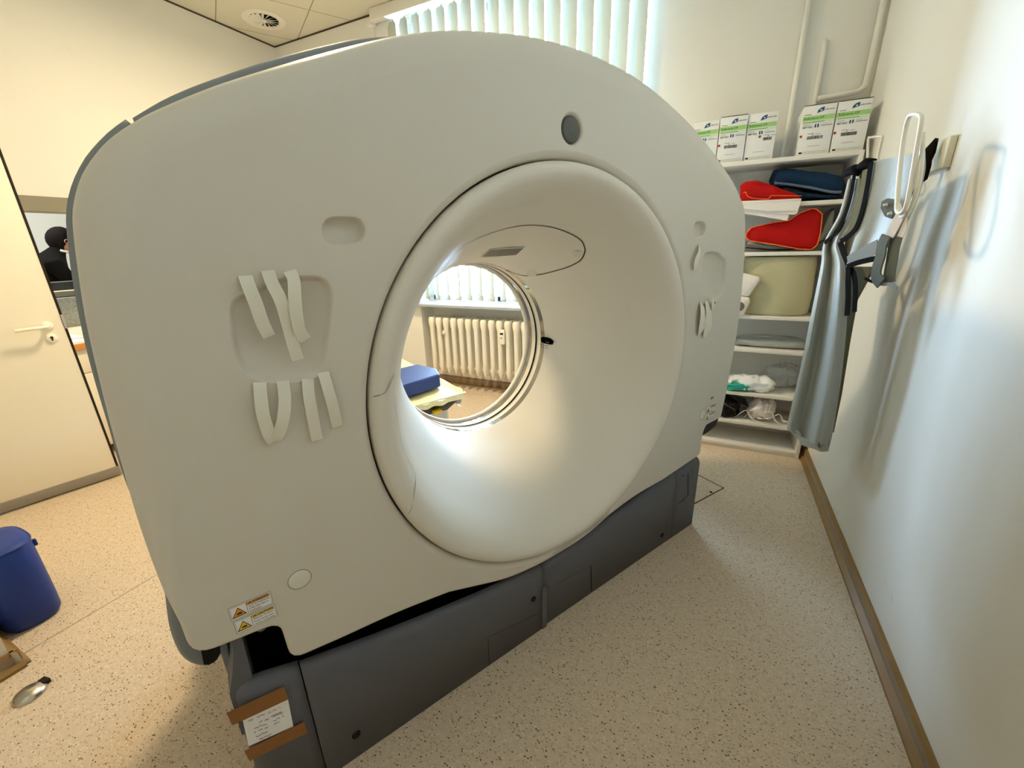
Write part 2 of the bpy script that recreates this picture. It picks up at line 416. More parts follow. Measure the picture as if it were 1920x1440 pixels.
for z in (.715, .245): m.tube([(RX0, 3.545, z), (RX0+RP*(RN-1), 3.545, z)], .026, 10)
obj('manifold', m, 'rad', rd)
q = at(942, 632, 1, 3.45); m = MB().box((q.x-.026, 3.435, q.z-.07), (q.x+.026, 3.462, q.z+.07), .006); hm = obj('heat_meter', m, 'plast', rd)
obj('meter_display', MB().box((q.x-.016, 3.432, q.z+.025), (q.x+.016, 3.436, q.z+.042)), 'black', hm)
obj('meter_mark', MB().box((q.x-.016, 3.4335, q.z-.01), (q.x+.006, 3.436, q.z-.004)), 'black', hm)
q = at(832, 622, 1, 3.45); obj('vent_clip', MB().box((q.x-.012, 3.44, q.z-.02), (q.x+.012, 3.46, q.z+.012), .004).tube([(q.x-.022, 3.45, q.z-.02), (q.x+.022, 3.45, q.z-.02)], .006), 'plast', rd)

# ------------------------------------------------------------------ pipes at the back wall, and a wall edge shaped as a pipe
def pipe_thing(name, label, pts, r):
    o = obj(name, MB().tube(pts, r, 14), 'wall'); tag(o, label, 'pipe'); return o
pipe_thing('pipe_or_wall_edge', 'white painted vertical pipe left of the gap between the carton rows', [(.313, 3.47, 0), (.313, 3.47, ZC)], .016)
pipe_thing('pipe_or_wall_edge', 'white tube standing in for a shadowed wall recess edge just right of the taller vertical pipe', [(.43, 3.485, 0), (.43, 3.485, 2.52), (.43, 3.52, 2.56)], .014)  # added tube in place of the shadowed edge of the wall recess
pipe_thing('pipe_or_wall_edge', 'white painted pipe running across the wall above the right cartons and up the corner', spline([(.44, 3.46, 2.235), (.56, 3.46, 2.24), (.63, 3.46, 2.245), (.655, 3.46, 2.262), (.665, 3.46, 2.3), (.668, 3.46, 2.6), (.668, 3.46, ZC)], 4), .016)

# ------------------------------------------------------------------ ceiling air outlet
vc = Vector((-3.82, 3.12, ZC)); av = thing('ceiling_vent', 'round white swirl air outlet set in the ceiling tile', 'vent', vc)
obj('flange', MB().lathe([(.115, -.004), (.125, -.010), (.165, -.010), (.178, -.004), (.178, 0)], vc, n=40), 'white', av)
obj('dark_well', MB().lathe([(.001, -.001), (.118, -.001)], vc, n=32), 'hole', av)
for k in range(16):
    t = 2*math.pi*k/16; m = MB(); e = Vector((math.cos(t), math.sin(t), 0)); f_ = Vector((-math.sin(t), math.cos(t), 0))
    m.poly([vc+e*.024+f_*.004+Vector((0, 0, -.002)), vc+e*.117+f_*.022+Vector((0, 0, -.002)), vc+e*.117-f_*.004+Vector((0, 0, -.015)), vc+e*.024-f_*.004+Vector((0, 0, -.014))])
    obj('blade', m, 'white', av, mods=[solid(.0015, 0)])
obj('hub', MB().lathe([(.001, -.016), (.02, -.016), (.026, -.01), (.026, -.002)], vc, n=20), 'white', av)

# ------------------------------------------------------------------ CT scanner
PSI = math.radians(28.6); UX = Vector((math.sin(PSI), math.cos(PSI), 0)); VX = Vector((-math.cos(PSI), math.sin(PSI), 0))
G0 = UX*.925+VX*.95; GRZ = math.radians(90)-PSI
GM = Matrix.Translation(G0) @ Matrix.Rotation(GRZ, 4, 'Z'); GI = GM.inverted()
def gp(x, y, ylev=0):                                                # pixel -> scanner coordinates on the plane y = ylev
    o = GI @ CAM; d = GI.to_3x3() @ ray(x, y); t = (ylev-o.y)/d.y; return o+d*t
def gs(pts, y=0): return [gp(a, b, y) for a, b in pts]
ct = thing('ct_scanner', 'large white CT scanner gantry with a wide round bore on a dark grey base', 'CT scanner', G0, GRZ)
def cpart(name, mb, m, parent=None, **k): return obj(name, mb, m, parent or ct, local=True, **k)
RC = Vector((-.018, 0, 1.018)); RO = .652
# outline of the front cover (traced, on its own plane)
TL = [(337, 1168), (300, 1090), (255, 962), (222, 850), (200, 770), (178, 680), (160, 600), (147, 520), (138, 450), (135, 405), (139, 372), (152, 330), (176, 292), (207, 259), (252, 228), (300, 203), (400, 162), (500, 130), (600, 101), (700, 76), (770, 63), (840, 57), (920, 60), (1000, 70), (1080, 92), (1140, 117), (1200, 151), (1250, 191), (1300, 240), (1340, 290), (1370, 335), (1388, 370), (1396, 402), (1397, 440), (1393, 520), (1382, 620), (1368, 700), (1355, 765)]
def fillet(P, r, n=5):                                               # round the corners of a 2D (xz) polyline
    out = []; m = len(P)
    for i in range(m):
        a, b, c = P[i-1], P[i], P[(i+1) % m]
        rr = r[i]
        if not rr: out.append(b); continue
        u = (a-b); v = (c-b); k = min(rr, u.length*.45, v.length*.45); u = u.normalized()*k; v = v.normalized()*k
        for j in range(n+1):
            t = j/n; out.append((1-t)**2*(b+u)+2*t*(1-t)*b+t*t*(b+v))
    return out
low = [(1350, 783), (1322, 797), (1316, 812), (1311, 852), (1240, 900), (1190, 928), (1140, 966), (1107, 995), (1062, 1027), (1014, 1056), (950, 1085), (840, 1110), (744, 1147), (640, 1195), (546, 1236), (524, 1166), (361, 1231)]
rad = [.03, .012, .015, .03, 0, .2, 0, 0, .1, .1, .1, 0, .1, 0, .03, .03, .045]
def softw(z): return .012+.062*min(1, max(0, (z-.72)/.3))
def silhouette(px):                                                  # pixels of the rounded rim -> widest outline of the cover
    P = [gp(a, b, .02) for a, b in px]; n = len(P); o = GI @ CAM; Q = []
    for i, (a, b) in enumerate(px):
        t = (P[(i+1) % n]-P[i-1]); nn = Vector((-t.z, 0, t.x)).normalized()
        if nn.dot(P[i]-Vector((0, 0, 1.0))) < 0: nn = -nn
        w = softw(P[i].z); d = (P[i]-o).normalized(); ph = math.atan2(max(0, d.dot(nn)), d.y)
        q = gp(a, b, w*(1-math.sin(ph))); q.y = 0; Q.append(q+nn*w*(1-math.cos(ph)))
    return Q
top = silhouette(TL+low)[:len(TL)]
lowp = gs(low, .008)
OUT = fillet(spline(top, 5)+lowp, [0]*(5*(len(top)-1)+1)+rad)
OUT = resample(OUT, .014)
def inset_loop(P, w):                                                # move inwards by w[i]
    n = len(P); area = sum(P[i].x*P[(i+1) % n].z-P[(i+1) % n].x*P[i].z for i in range(n)); sg = 1 if area > 0 else -1; Q = []
    for i in range(n):
        t = (P[(i+2) % n]-P[i-2]).normalized(); Q.append(P[i]+Vector((-t.z, 0, t.x))*sg*w[i])
    return Q
def soft(P):
    w = []
    for p in P:
        k = min(1, max(0, (p.z-.72)/.3)); w.append(.012+.062*k)
    for _ in range(12): w = [(w[i-1]+w[i]+w[(i+1) % len(w)])/3 for i in range(len(w))]
    return w
SW = soft(OUT)
def shell_rows(P, w, depth, front=0.0):
    rows = []
    n = 6
    for k in range(n+1):
        a = k/n*math.pi/2
        rows.append((Vector((0, 0, 0)), 1-math.cos(a), 1-math.sin(a)))
    R = []
    R.append([p+Vector((0, depth-p.y, 0)) for p in P])
    for _, i, y in rows:
        q = inset_loop(P, [x*i for x in w]); R.append([Vector((p.x, front+y*x, p.z)) for p, x in zip(q, w)])
    return R
fc = MB(); R = shell_rows(OUT, SW, .15); G = fc.grid(R, True)
def arc_loop(pts, n=6): return resample(spline(pts, n, True), .012)
def mirror(P): return [Vector((-.036-p.x if False else -p.x, p.y, p.z)) for p in P][::-1]
def rrect(x0, z0, x1, z1, r, n=6):
    out = []
    for cx, cz, a0 in ((x1-r, z0+r, -90), (x1-r, z1-r, 0), (x0+r, z1-r, 90), (x0+r, z0+r, 180)):
        for k in range(n+1):
            a = math.radians(a0+90*k/n); out.append(Vector((cx+r*math.cos(a), 0, cz+r*math.sin(a))))
    return out
big = gs([(470, 545), (500, 528), (545, 518), (592, 516), (613, 524), (625, 545), (625, 575), (618, 630), (611, 680), (600, 703), (575, 714), (520, 719), (475, 712), (450, 692), (436, 655), (431, 610), (430, 575), (441, 557)])
big = arc_loop(big)
ov = gs([(602, 430), (607, 415), (622, 406), (665, 406), (680, 414), (686, 430), (682, 448), (668, 458), (625, 459), (608, 449)]); ov = arc_loop(ov)
sens = [Vector((-.018+.043*math.cos(t), 0, 1.745+.043*math.sin(t))) for t in [k*2*math.pi/28 for k in range(28)]]
RG = [Vector((RC.x+(RO+.022)*math.cos(t), 0, RC.z+(RO+.022)*math.sin(t))) for t in [k*2*math.pi/160 for k in range(160)]]
holes = [(RG, [(.0, .0), (.016, .008), (.022, .03), (.022, .06)], False)]
for P, dep, bv in ((big, .017, .010), (ov, .022, .006), (mirror(big), .017, .010), (mirror(ov), .022, .006)):
    holes.append((P, [(0, 0), (bv*.45, dep*.25), (bv*.9, dep*.8), (bv*1.3, dep)], True))
holes.append((sens, [(0, 0), (.005, .004), (.009, .014)], True))
edges = []
fl_ = G[-1]
for i in range(len(fl_)):
    e = fc.bm.edges.get((fl_[i], fl_[(i+1) % len(fl_)])) or fc.bm.edges.new((fl_[i], fl_[(i+1) % len(fl_)])); edges.append(e)
rings = []
for P, prof, cap in holes:
    P = [Vector((p.x, 0, p.z)) for p in P]; loops = [[Vector((q.x, y, q.z)) for q in inset_loop(P, [i]*len(P))] for i, y in prof]
    H = fc.grid(loops, True)
    for i in range(len(P)): edges.append(fc.bm.edges.get((H[0][i], H[0][(i+1) % len(P)])))
    if cap: fc.face(H[-1])
r = bmesh.ops.triangle_fill(fc.bm, use_beauty=True, use_dissolve=False, edges=edges)
for x in r['geom']:
    if isinstance(x, bmesh.types.BMFace): x.smooth = False
cpart('front_cover', fc, 'shell')
# main body behind the cover and the rear shell
OB = inset_loop(OUT, [.035]*len(OUT))
bd = MB(); bd.grid([[Vector((p.x, .13, p.z)) for p in OB], [Vector((p.x, .82, p.z)) for p in OB], [Vector((p.x*.93, .88, (p.z-1)*.93+1)) for p in OB]], True)
cpart('rear_cover', bd, 'shell')
rb = MB(); L1 = [Vector((p.x*.93, .88, (p.z-1)*.93+1)) for p in OB]
hr = [Vector((RC.x+.575*math.cos(t), .88, RC.z+.575*math.sin(t))) for t in [k*2*math.pi/96 for k in range(96)]]
ee = []
for P in (L1, hr):
    vs = [rb.v(p) for p in P]; ee += [rb.bm.edges.new((vs[i], vs[(i+1) % len(vs)])) for i in range(len(vs))]
bmesh.ops.triangle_fill(rb.bm, use_beauty=True, edges=ee); cpart('rear_panel', rb, 'shell')
# blue-grey band that wraps the sides: pieces with a gap between them
def band(pts, w0, w1, y0, y1, endround=False):
    P = resample(spline(pts, 4), .02, False); m = MB(); rows = []; n = len(P)
    for i, p in enumerate(P):
        t = (P[min(i+1, n-1)]-P[max(i-1, 0)]).normalized(); nn = Vector((-t.z, 0, t.x))
        sec = [(-.05, y0), (w0-.01, y0), (w0, y0+.01), (w1, (y0+y1)*.5), (w1, y1-.06), (w1-.03, y1), (-.05, y1)]
        rows.append([Vector((p.x, 0, p.z))+nn*a+Vector((0, b_, 0)) for a, b_ in sec])
    m.grid(rows, True, True); return m
BL = [(400, 1243), (388, 1248), (373, 1249), (350, 1241), (332, 1222), (316, 1182), (309, 1140), (304, 1105), (275, 1010), (228, 893), (200, 800), (170, 700), (148, 610), (130, 510), (121, 430), (121, 390), (128, 355), (141, 322), (163, 286), (200, 247), (238, 219)]
BT = [(248, 215), (300, 184), (345, 163), (400, 142), (500, 108), (600, 81), (700, 63), (840, 66), (1000, 84), (1100, 114), (1200, 168), (1290, 255)]
yb_ = .178
cpart('side_band', band([gp(a+3, b, yb_) for a, b in BL], 0, .004, .17, .52), 'band')
P = [gp(a, b+6, yb_) for a, b in BT]
cpart('top_band', band(P, 0, .004, .17, .52), 'band')
PR = gs([(1310, 792), (1348, 783), (1341, 799), (1329, 809), (1313, 819)], .1); cpart('side_band_end', MB().prism([Vector((p.x, .1, p.z)) for p in PR], (0, .3, 0)), 'black')
# dark underside plate of the left band
ud = gs([(376, 1215), (382, 1246), (392, 1247), (406, 1238), (418, 1218), (432, 1196)], .165); cpart('band_underside', MB().prism([Vector((p.x, .165, p.z)) for p in ud], (0, .3, 0)), 'black')
# bore: lip + funnel + film ring + rear flare
PROF = [(.648, .045), (.650, .014), (.647, .001), (.640, -.008), (.629, -.012), (.616, -.010), (.600, .001), (.578, .028), (.546, .085), (.522, .140), (.494, .205), (.466, .275), (.439, .345), (.414, .415), (.392, .480), (.376, .525), (.367, .552)]
PS = [(p.x, p.y) for p in spline([Vector((a, b, 0)) for a, b in PROF], 4)]
def lathe_g(prof, n=144):
    m = MB(); m.lathe(prof, RC, 'y', n); return m
cpart('bore_funnel', lathe_g(PS), 'bore')
FR = [(.367, .552, 'film_ring'), (.3665, .579, 'film_ring'), (.366, .58, 'bore'), (.3655, .604, 'bore'), (.362, .6045, 'hole'), (.362, .616, 'hole'), (.365, .6165, 'bore'), (.3645, .645, 'bore'), (.364, .6455, 'film_ring'), (.3635, .67, 'film_ring')]
fr = MB()
names = ['film_ring', 'bore', 'hole']
for a, b_ in zip(FR, FR[1:]):
    fr.mi = names.index(a[2]); fr.lathe([(a[0], a[1]), (b_[0], b_[1])], RC, 'y', 144)
cpart('scan_window_ring', fr, names)
cpart('bore_flare', lathe_g([(.3635, .67), (.356, .673), (.352, .681), (.355, .692), (.385, .73), (.45, .80), (.54, .87), (.57, .885), (.575, .88)]), 'bore')
cpart('bore_liner', lathe_g([(.66, .06), (.60, .1), (.42, .5), (.40, .7), (.575, .88)], 72), 'black')
def prof_r(y):                                                       # inner and outer radius of the funnel solid at depth y
    hit = [r0+(r1-r0)*(y-y0)/(y1-y0) for (r0, y0), (r1, y1) in zip(PS, PS[1:]) if (y0 <= y < y1) or (y1 <= y < y0)]
    if not hit: return None
    return min(hit), (max(hit) if len(hit) > 1 else 9)
def on_funnel(px, py, lift=.0012):                                    # sight line meets the funnel surface
    o = GI @ CAM; d = (GI.to_3x3() @ ray(px, py)).normalized(); t = (-.014-o.y)/d.y; p = o+d*t
    for k in range(2600):
        p = o+d*(t+k*.0004)
        if p.y > .55: break
        rr = math.hypot(p.x-RC.x, p.z-RC.z); h = prof_r(p.y)
        if h and h[0] <= rr <= h[1]: break
    c = Vector((RC.x, max(p.y-.12, -.3), RC.z)); e = (c-p).normalized()
    return p-d*.0008+e*lift, e
def seam_on_funnel(pts, w):
    P = []; 
    q = [(p.x, p.y) for p in spline([Vector((a, b, 0)) for a, b in pts], 5)]
    for a, b in q: P.append(on_funnel(a, b))
    m = MB(); sides = []
    for i in range(len(P)):
        t = P[min(i+1, len(P)-1)][0]-P[max(i-1, 0)][0]; sides.append(t.cross(P[i][1]))
    m.ribbon([p for p, _ in P], w, sides); return m
cpart('positioning_panel_seam', seam_on_funnel([(832, 504), (846, 484), (866, 464), (895, 447), (930, 434), (965, 425), (1000, 422), (1035, 426), (1065, 436), (1088, 449), (1096, 463), (1096, 474), (1088, 488), (1066, 500), (1040, 508), (1010, 515), (985, 517), (968, 513), (948, 506)], [.003+.002*math.sin(i/90*3.14) for i in range(91)]), 'seam')
cpart('service_panel_seam', seam_on_funnel([(697, 743), (712, 740), (722, 735), (731, 719), (739, 703)], .0035), 'seam')
cpart('service_panel_seam', seam_on_funnel([(740, 745), (745, 785), (752, 825), (764, 860), (776, 880), (779, 900), (775, 930), (770, 955), (764, 964), (757, 964)], .0018), 'seam')
# dark window in the positioning panel, plugs and laser slot on the funnel wall
def funnel_patch(pts, lift): return [on_funnel(a, b, lift)[0] for a, b in pts]
cpart('laser_window', MB().poly(funnel_patch([(903, 480), (918, 467), (940, 465), (984, 463), (968, 477), (930, 479)], .002)), 'sensor')
m = MB(); m.tube(funnel_patch([(903, 481), (918, 467), (940, 465), (984, 463), (968, 477), (930, 480)], .002), .002, 6, closed=True); cpart('laser_window_frame', m, 'bore')
for q in ((1084, 476), (997, 512)):
    pts = [(q[0]+10*math.cos(t), q[1]+6.5*math.sin(t)) for t in [k*2*math.pi/16 for k in range(16)]]
    cpart('panel_plug', MB().poly(funnel_patch(pts, .0016)), 'shell')
sl_ = [(1014, 634), (1018, 631), (1026, 632), (1034, 635), (1039, 640), (1037, 646), (1031, 646), (1022, 644), (1015, 641)]
ls = cpart('laser_slot', MB().poly(funnel_patch(sl_, .0025)), 'hole')
cpart('laser_lens', MB().poly(funnel_patch([(1024, 635), (1030, 636.5), (1030, 643), (1024, 641.5)], .006)), 'lblgrey', ls)
m = MB()
for a, b in (((1013, 645), (1018, 646)), ((1013, 649), (1018, 651)), ((1022, 648), (1028, 649)), ((1022, 652), (1027, 653.5))):
    P = funnel_patch([a, b], .0016); m.ribbon(P, .003, (0, 0, 1))
cpart('slot_legend', m, 'lblgrey')
# round presence sensor at the top, plugs in the cover
cpart('ceiling_sensor_disc', MB().lathe([(.001, .001), (.028, .002), (.033, .004), (.035, .014)], (-.018, 0, 1.745), 'y', 32), 'sensor').name = 'sensor_disc'
for x, z in ((-.886, .706), (.86, .66)):
    cpart('cover_plug', MB().lathe([(.001, -.0022), (.022, -.0022), (.0245, -.0005)], (x, 0, z), 'y', 28), 'plug')
    cpart('plug_gap', MB().lathe([(.0245, -.0006), (.0262, -.0006)], (x, 0, z), 'y', 28), 'lblgrey')
q = gp(1335, 746); cpart('cover_screw_slot', MB().box((q.x-.012, -.001, q.z-.006), (q.x+.012, .001, q.z+.006)), 'lblgrey')
# warning stickers
def warn(o, w, h, head, l1, l2, l3, hc):
    # o lower left corner on the cover, lying in xz
    m = MB(); ex, ez = Vector((1, 0, 0)), Vector((0, 0, 1)); o = Vector((o[0], 0, o[1]))
    def quad(x0, z0, x1, z1, y, i):
        m.mi = i; m.poly([o+Vector((x0, y, z0)), o+Vector((x1, y, z0)), o+Vector((x1, y, z1)), o+Vector((x0, y, z1))])
    def line(x0, z0, x1, z1, t, y, i):
        quad(x0, z0, x1 if x1 != x0 else x0+t, z1 if z1 != z0 else z0+t, y, i)
    quad(0, 0, w, h, -.0006, 1); quad(.0012, .0012, w-.0012, h-.0012, -.0008, 0); quad(.003, .003, w-.003, h-.003, -.001, 1); quad(.0036, .0036, w-.0036, h-.0036, -.0012, 0)
    xs = w*.40; quad(xs, .0036, xs+.0008, h-.0036, -.0014, 3); quad(xs+.0008, h*.70, w-.0036, h-.0036, -.0014, hc)
    cx, a = xs*.52, h*.40
    def tri(k, y, i):
        m.mi = i; m.poly([o+Vector((cx-a*k, y, h*.46-a*.78*k)), o+Vector((cx+a*k, y, h*.46-a*.78*k)), o+Vector((cx, y, h*.46+a*.9*k))])
    tri(1, -.0014, 3); tri(.8, -.0016, hc)
    m.mi = 3                                                        # pinched hand pictogram
    m.poly([o+Vector((cx-a*.3, -.0018, h*.30)), o+Vector((cx+a*.36, -.0018, h*.30)), o+Vector((cx+a*.40, -.0018, h*.41)), o+Vector((cx-a*.05, -.0018, h*.44)), o+Vector((cx-a*.16, -.0018, h*.38)), o+Vector((cx-a*.34, -.0018, h*.43))])
    tx = xs+.0035; s = h*.235
    m.mi = 3; m.poly([o+Vector((tx, -.0016, h*.73)), o+Vector((tx+s, -.0016, h*.73)), o+Vector((tx+s/2, -.0016, h*.9))])
    m.mi = hc; m.poly([o+Vector((tx+s*.25, -.0018, h*.75)), o+Vector((tx+s*.75, -.0018, h*.75)), o+Vector((tx+s/2, -.0018, h*.84))])
    m.mi = 3
    put_text(m, head, h*.25, o+Vector((tx+s*1.15, -.0016, h*.73)), ex, ez, w-.006-tx-s*1.15, True)
    for k, t in enumerate((l1, l2, l3)): put_text(m, t, h*.20, o+Vector((tx, -.0016, h*(.52-.2*k))), ex, ez, min(w-.006-tx, len(t)*h*.105))
    return m
stm = ['paper', 'lblgrey', 'yellow', 'print', 'amber']
a = gp(437, 1164); cpart('warning_sticker', warn((a.x-.003, a.z), .083, .036, 'VORSICHT', 'QUETSCHGEFAHR', 'Hände fern', 'halten', 4), stm, label='white VORSICHT warning sticker, upper one')
cpart('warning_sticker', warn((a.x-.001, a.z-.0395), .083, .036, 'CAUTION', 'PINCH POINT', 'Keep hands clear', 'when moving', 2), stm, label='white CAUTION warning sticker, lower one')
a = gp(1323, 776.5); cpart('warning_sticker', warn((a.x, a.z), .083, .036, 'VORSICHT', 'QUETSCHGEFAHR', 'Hände fern', 'halten', 4), stm, label='white VORSICHT warning sticker at the right edge')
cpart('warning_sticker', warn((a.x, a.z-.0395), .083, .036, 'CAUTION', 'PINCH POINT', 'Keep hands clear', 'when moving', 2), stm, label='white CAUTION warning sticker at the right edge')
# strips of white tape left on the pockets
def strip(px, w, lift=.003, out=0):
    q = spline([Vector((a, b, 0)) for a, b in px], 4); n = len(q); P = []
    for i, p in enumerate(q):
        t = i/(n-1); P.append(gp(p.x, p.y, -(lift+out*math.sin(t*math.pi*.9))))
    sides = []
    for i in range(n):
        t = P[min(i+1, n-1)]-P[max(i-1, 0)]; s = t.cross(Vector((0, 1, 0))).normalized(); sides.append(s+Vector((0, .12*math.sin(i*.5), 0)))
    return MB().ribbon(P, w, sides)
TW = .0235
for k, (px, o_) in enumerate([([(460, 517), (466, 535), (480, 570), (492, 605), (505, 631)], .016), ([(502, 507), (510, 530), (525, 560), (535, 590), (548, 640), (559, 675)], .014), ([(543, 508), (551, 525), (553, 560), (556, 590), (562, 620), (574, 638)], .02),
                 ([(487, 717), (489, 745), (494, 780), (505, 815), (514, 828)], .016), ([(530, 714), (534, 745), (532, 780), (525, 808), (516, 826)], .02), ([(577, 711), (579, 740), (585, 775), (595, 825)], .014), ([(606, 698), (614, 725), (624, 760), (633, 800)], .014)]):
    cpart('tape_strip', strip(px, TW, .003, o_), 'tape', mods=[solid(.0007, 0)])
for px, w in (([(1312, 462), (1311, 475), (1306, 490), (1305, 503)], .026), ([(1316, 570), (1318, 585), (1317, 608), (1314, 625)], .04), ([(1327, 566), (1329, 585), (1328, 610), (1325, 628)], .05), ([(1338, 563), (1338, 575)], .04)):
    cpart('tape_strip', strip(px, w, .003, .016), 'tape', mods=[solid(.0007, 0)])
# base
BY = .022
bt = gs([(408, 1287), (440, 1279), (478, 1275), (550, 1261), (640, 1228), (744, 1187), (850, 1140), (950, 1098), (1014, 1066), (1060, 1032), (1107, 1000), (1192, 930), (1259, 878), (1295, 862)], BY)
tz = [(-1.092, .46), (-1.02, .455), (-.94, .43), (-.74, .385), (-.55, .35), (-.39, .325), (-.2, .305), (-.03, .30), (.12, .31), (.4, .345), (.66, .385), (.87, .40), (.93, .40)]
def ztop(x):
    for (a, b_), (c, d) in zip(tz, tz[1:]):
        if a <= x <= c: return b_+(d-b_)*(x-a)/(c-a)
    return tz[-1][1]
BX0, BX1 = -1.082, .93
def base_panel(x0, x1, out=0, r0=0, r1=0):
    m = MB(); n = max(4, int((x1-x0)/.04)); rows = []
    xs = [x0+(x1-x0)*i/n for i in range(n+1)]
    for i, x in enumerate(xs):
        z = ztop(x); b_ = out
        rows.append([Vector((x, BY-b_, 0)), Vector((x, BY-b_, z-.035)), Vector((x, BY-b_+.004, z-.018)), Vector((x, BY-b_+.014, z-.006)), Vector((x, BY-b_+.03, z)), Vector((x, BY+.042, z-.02)), Vector((x, .13, z-.13)), Vector((x, .13, 0))])
    if r0:
        for k in range(8):                                         # rounded outer corner on the left
            t = (8-k)/8; a = t*math.pi/2
            dx = -r0*math.sin(a); dy = r0*(1-math.cos(a)); z = ztop(x0)
            rows.insert(k, [Vector((x0+dx, BY+dy-out, 0)), Vector((x0+dx, BY+dy-out, z-.035)), Vector((x0+dx*.98, BY+dy-out+.004, z-.018)), Vector((x0+dx*.94, BY+dy-out+.014, z-.006)), Vector((x0+dx*.86, BY+dy-out+.03, z)), Vector((x0+dx*.8, BY+dy+.042, z-.02)), Vector((x0+dx*.8, .13, z-.13)), Vector((x0+dx*.8, .13, 0))])
    m.grid(rows, True, True); return m
xs1 = gp(565, 1262, BY).x; xs2 = gp(1018, 1110, BY).x; xs3 = gp(1256, 1010, BY).x
bs = cpart('base', MB().box((BX0+.002, .13, 0), (BX1, .88, .2), .01).box((BX0+.002, .30, .0), (BX0+.09, .9, .62), .02).box((BX0-.004, .12, 0), (BX0+.03, .88, .5), .02).prism([Vector((a_, .04, b_)) for a_, b_ in ((-1.083, .30), (-1.08, .44), (-1.062, .50), (-1.048, .56), (-1.04, .68), (-1.022, .68), (-1.035, .30))], (0, .84, 0)), 'base')
cpart('end_panel', base_panel(BX0+.05, xs1-.0015, .002, .05), 'base', bs)
cpart('front_panel', base_panel(xs1+.0015, xs2-.002, .006), 'base', bs)
cpart('front_panel', base_panel(xs2+.002, xs3-.001, 0), 'base', bs)
cpart('end_panel', base_panel(xs3+.001, BX1, .001), 'base', bs)
cpart('panel_joint', MB().box((xs2-.012, BY-.011, 0), (xs2+.012, BY+.02, .2), .003), 'base', bs)
# tilt mechanism, coloured near black for the shadow between base and shell
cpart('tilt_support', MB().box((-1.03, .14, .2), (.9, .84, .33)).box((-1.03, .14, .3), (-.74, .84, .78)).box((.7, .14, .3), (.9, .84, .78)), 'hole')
q = gp(490, 1176, .1); cpart('pivot_bolt', MB().lathe([(.001, -.012), (.012, -.012), (.014, 0)], (q.x, .11, q.z), 'y', 12), 'lblgrey')
# fine seam lines and fastener heads on the base
m = MB()
def bline(a, b_, w, o=.0068):
    P = [gp(*a, BY-o), gp(*b_, BY-o)]; m.ribbon(P, w, (P[1]-P[0]).cross(Vector((0, 1, 0))))
bline((915, 1195), (1010, 1150), .0016); bline((915, 1196), (918, 1248), .0016); bline((1108, 1061), (1109, 1109), .004, .001)
bline((1022, 1106), (1108, 1060), .0012, .001)
bline((1290, 888), (1290, 929), .006, .002); bline((1290, 929), (1272, 944), .004, .002)
cpart('panel_score', m, 'seamd', bs)
for q, r_, o in (((668, 1377), .013, .006), ((1000, 1123), .012, .006), ((1241, 1003), .012, 0), ((1281, 892), .003, .001), ((1281, 939), .003, .001)):
    p = gp(*q, BY-o); cpart('fastener_head', MB().lathe([(.001, -.004), (r_*.9, -.004), (r_, 0)], (p.x, BY-o, p.z), 'y', 14), 'black', bs)

# handwritten note and its packing tape, stuck to the base
def bplane(pts, o): return [GM @ gp(a, b, BY-.002-o) for a, b in pts]
def grid_patch(corners, nx, ny, o, wav=.0015):                       # corners: tl tr br bl px
    tl, tr, br, bl_ = [Vector((a, b, 0)) for a, b in corners]; rows = []
    for j in range(ny+1):
        v = j/ny; L = tl.lerp(bl_, v); R_ = tr.lerp(br, v); row = []
        for i in range(nx+1):
            u = i/nx; p = L.lerp(R_, u); row.append(GM @ gp(p.x, p.y, BY-.002-o-wav*abs(math.sin(u*9+v*3))))
        rows.append(row)
    return MB().grid(rows) and rows
nt_ = MB(); nt_.grid(grid_patch([(455, 1350), (540, 1311), (550, 1362), (466, 1399)], 12, 6, .003, .001))
note = tag(obj('handwritten_note', nt_, 'paper', mods=[solid(.0006, 0)]), 'white handwritten paper note taped to the dark scanner base', 'note')
wr = MB()
for j, (x0, y0, L) in enumerate(((466, 1352, 36), (472, 1361, 60), (474, 1368, 58), (477, 1374, 52), (480, 1381, 34), (486, 1387, 24), (490, 1394, 26), (500, 1338, 30), (505, 1345, 26))):
    P = []; x = x0
    while x < x0+L:
        if random.random() < .14: 
            if len(P) > 2: wr.tube(P, .0005, 4)
            P = []; x += 3; continue
        P.append(GM @ gp(x, y0-(x-x0)*.43+random.uniform(-1.7, 1.7), BY-.0075)); x += random.uniform(.8, 1.6)
    if len(P) > 2: wr.tube(P, .0005, 4)
obj('handwriting', wr, 'ink', note)
for nm, c, lb in (('packing_tape', [(424, 1337), (532, 1287), (541, 1311), (436, 1360)], 'brown packing tape strip along the top of the paper note'), ('packing_tape', [(458, 1408), (570, 1353), (577, 1374), (468, 1427)], 'brown packing tape strip along the bottom of the paper note')):
    t_ = MB(); t_.grid(grid_patch(c, 18, 4, .0055, .0012)); tag(obj(nm, t_, 'tan', mods=[solid(.0004, 0)]), lb, 'tape', 'packing tape strips on the scanner base')

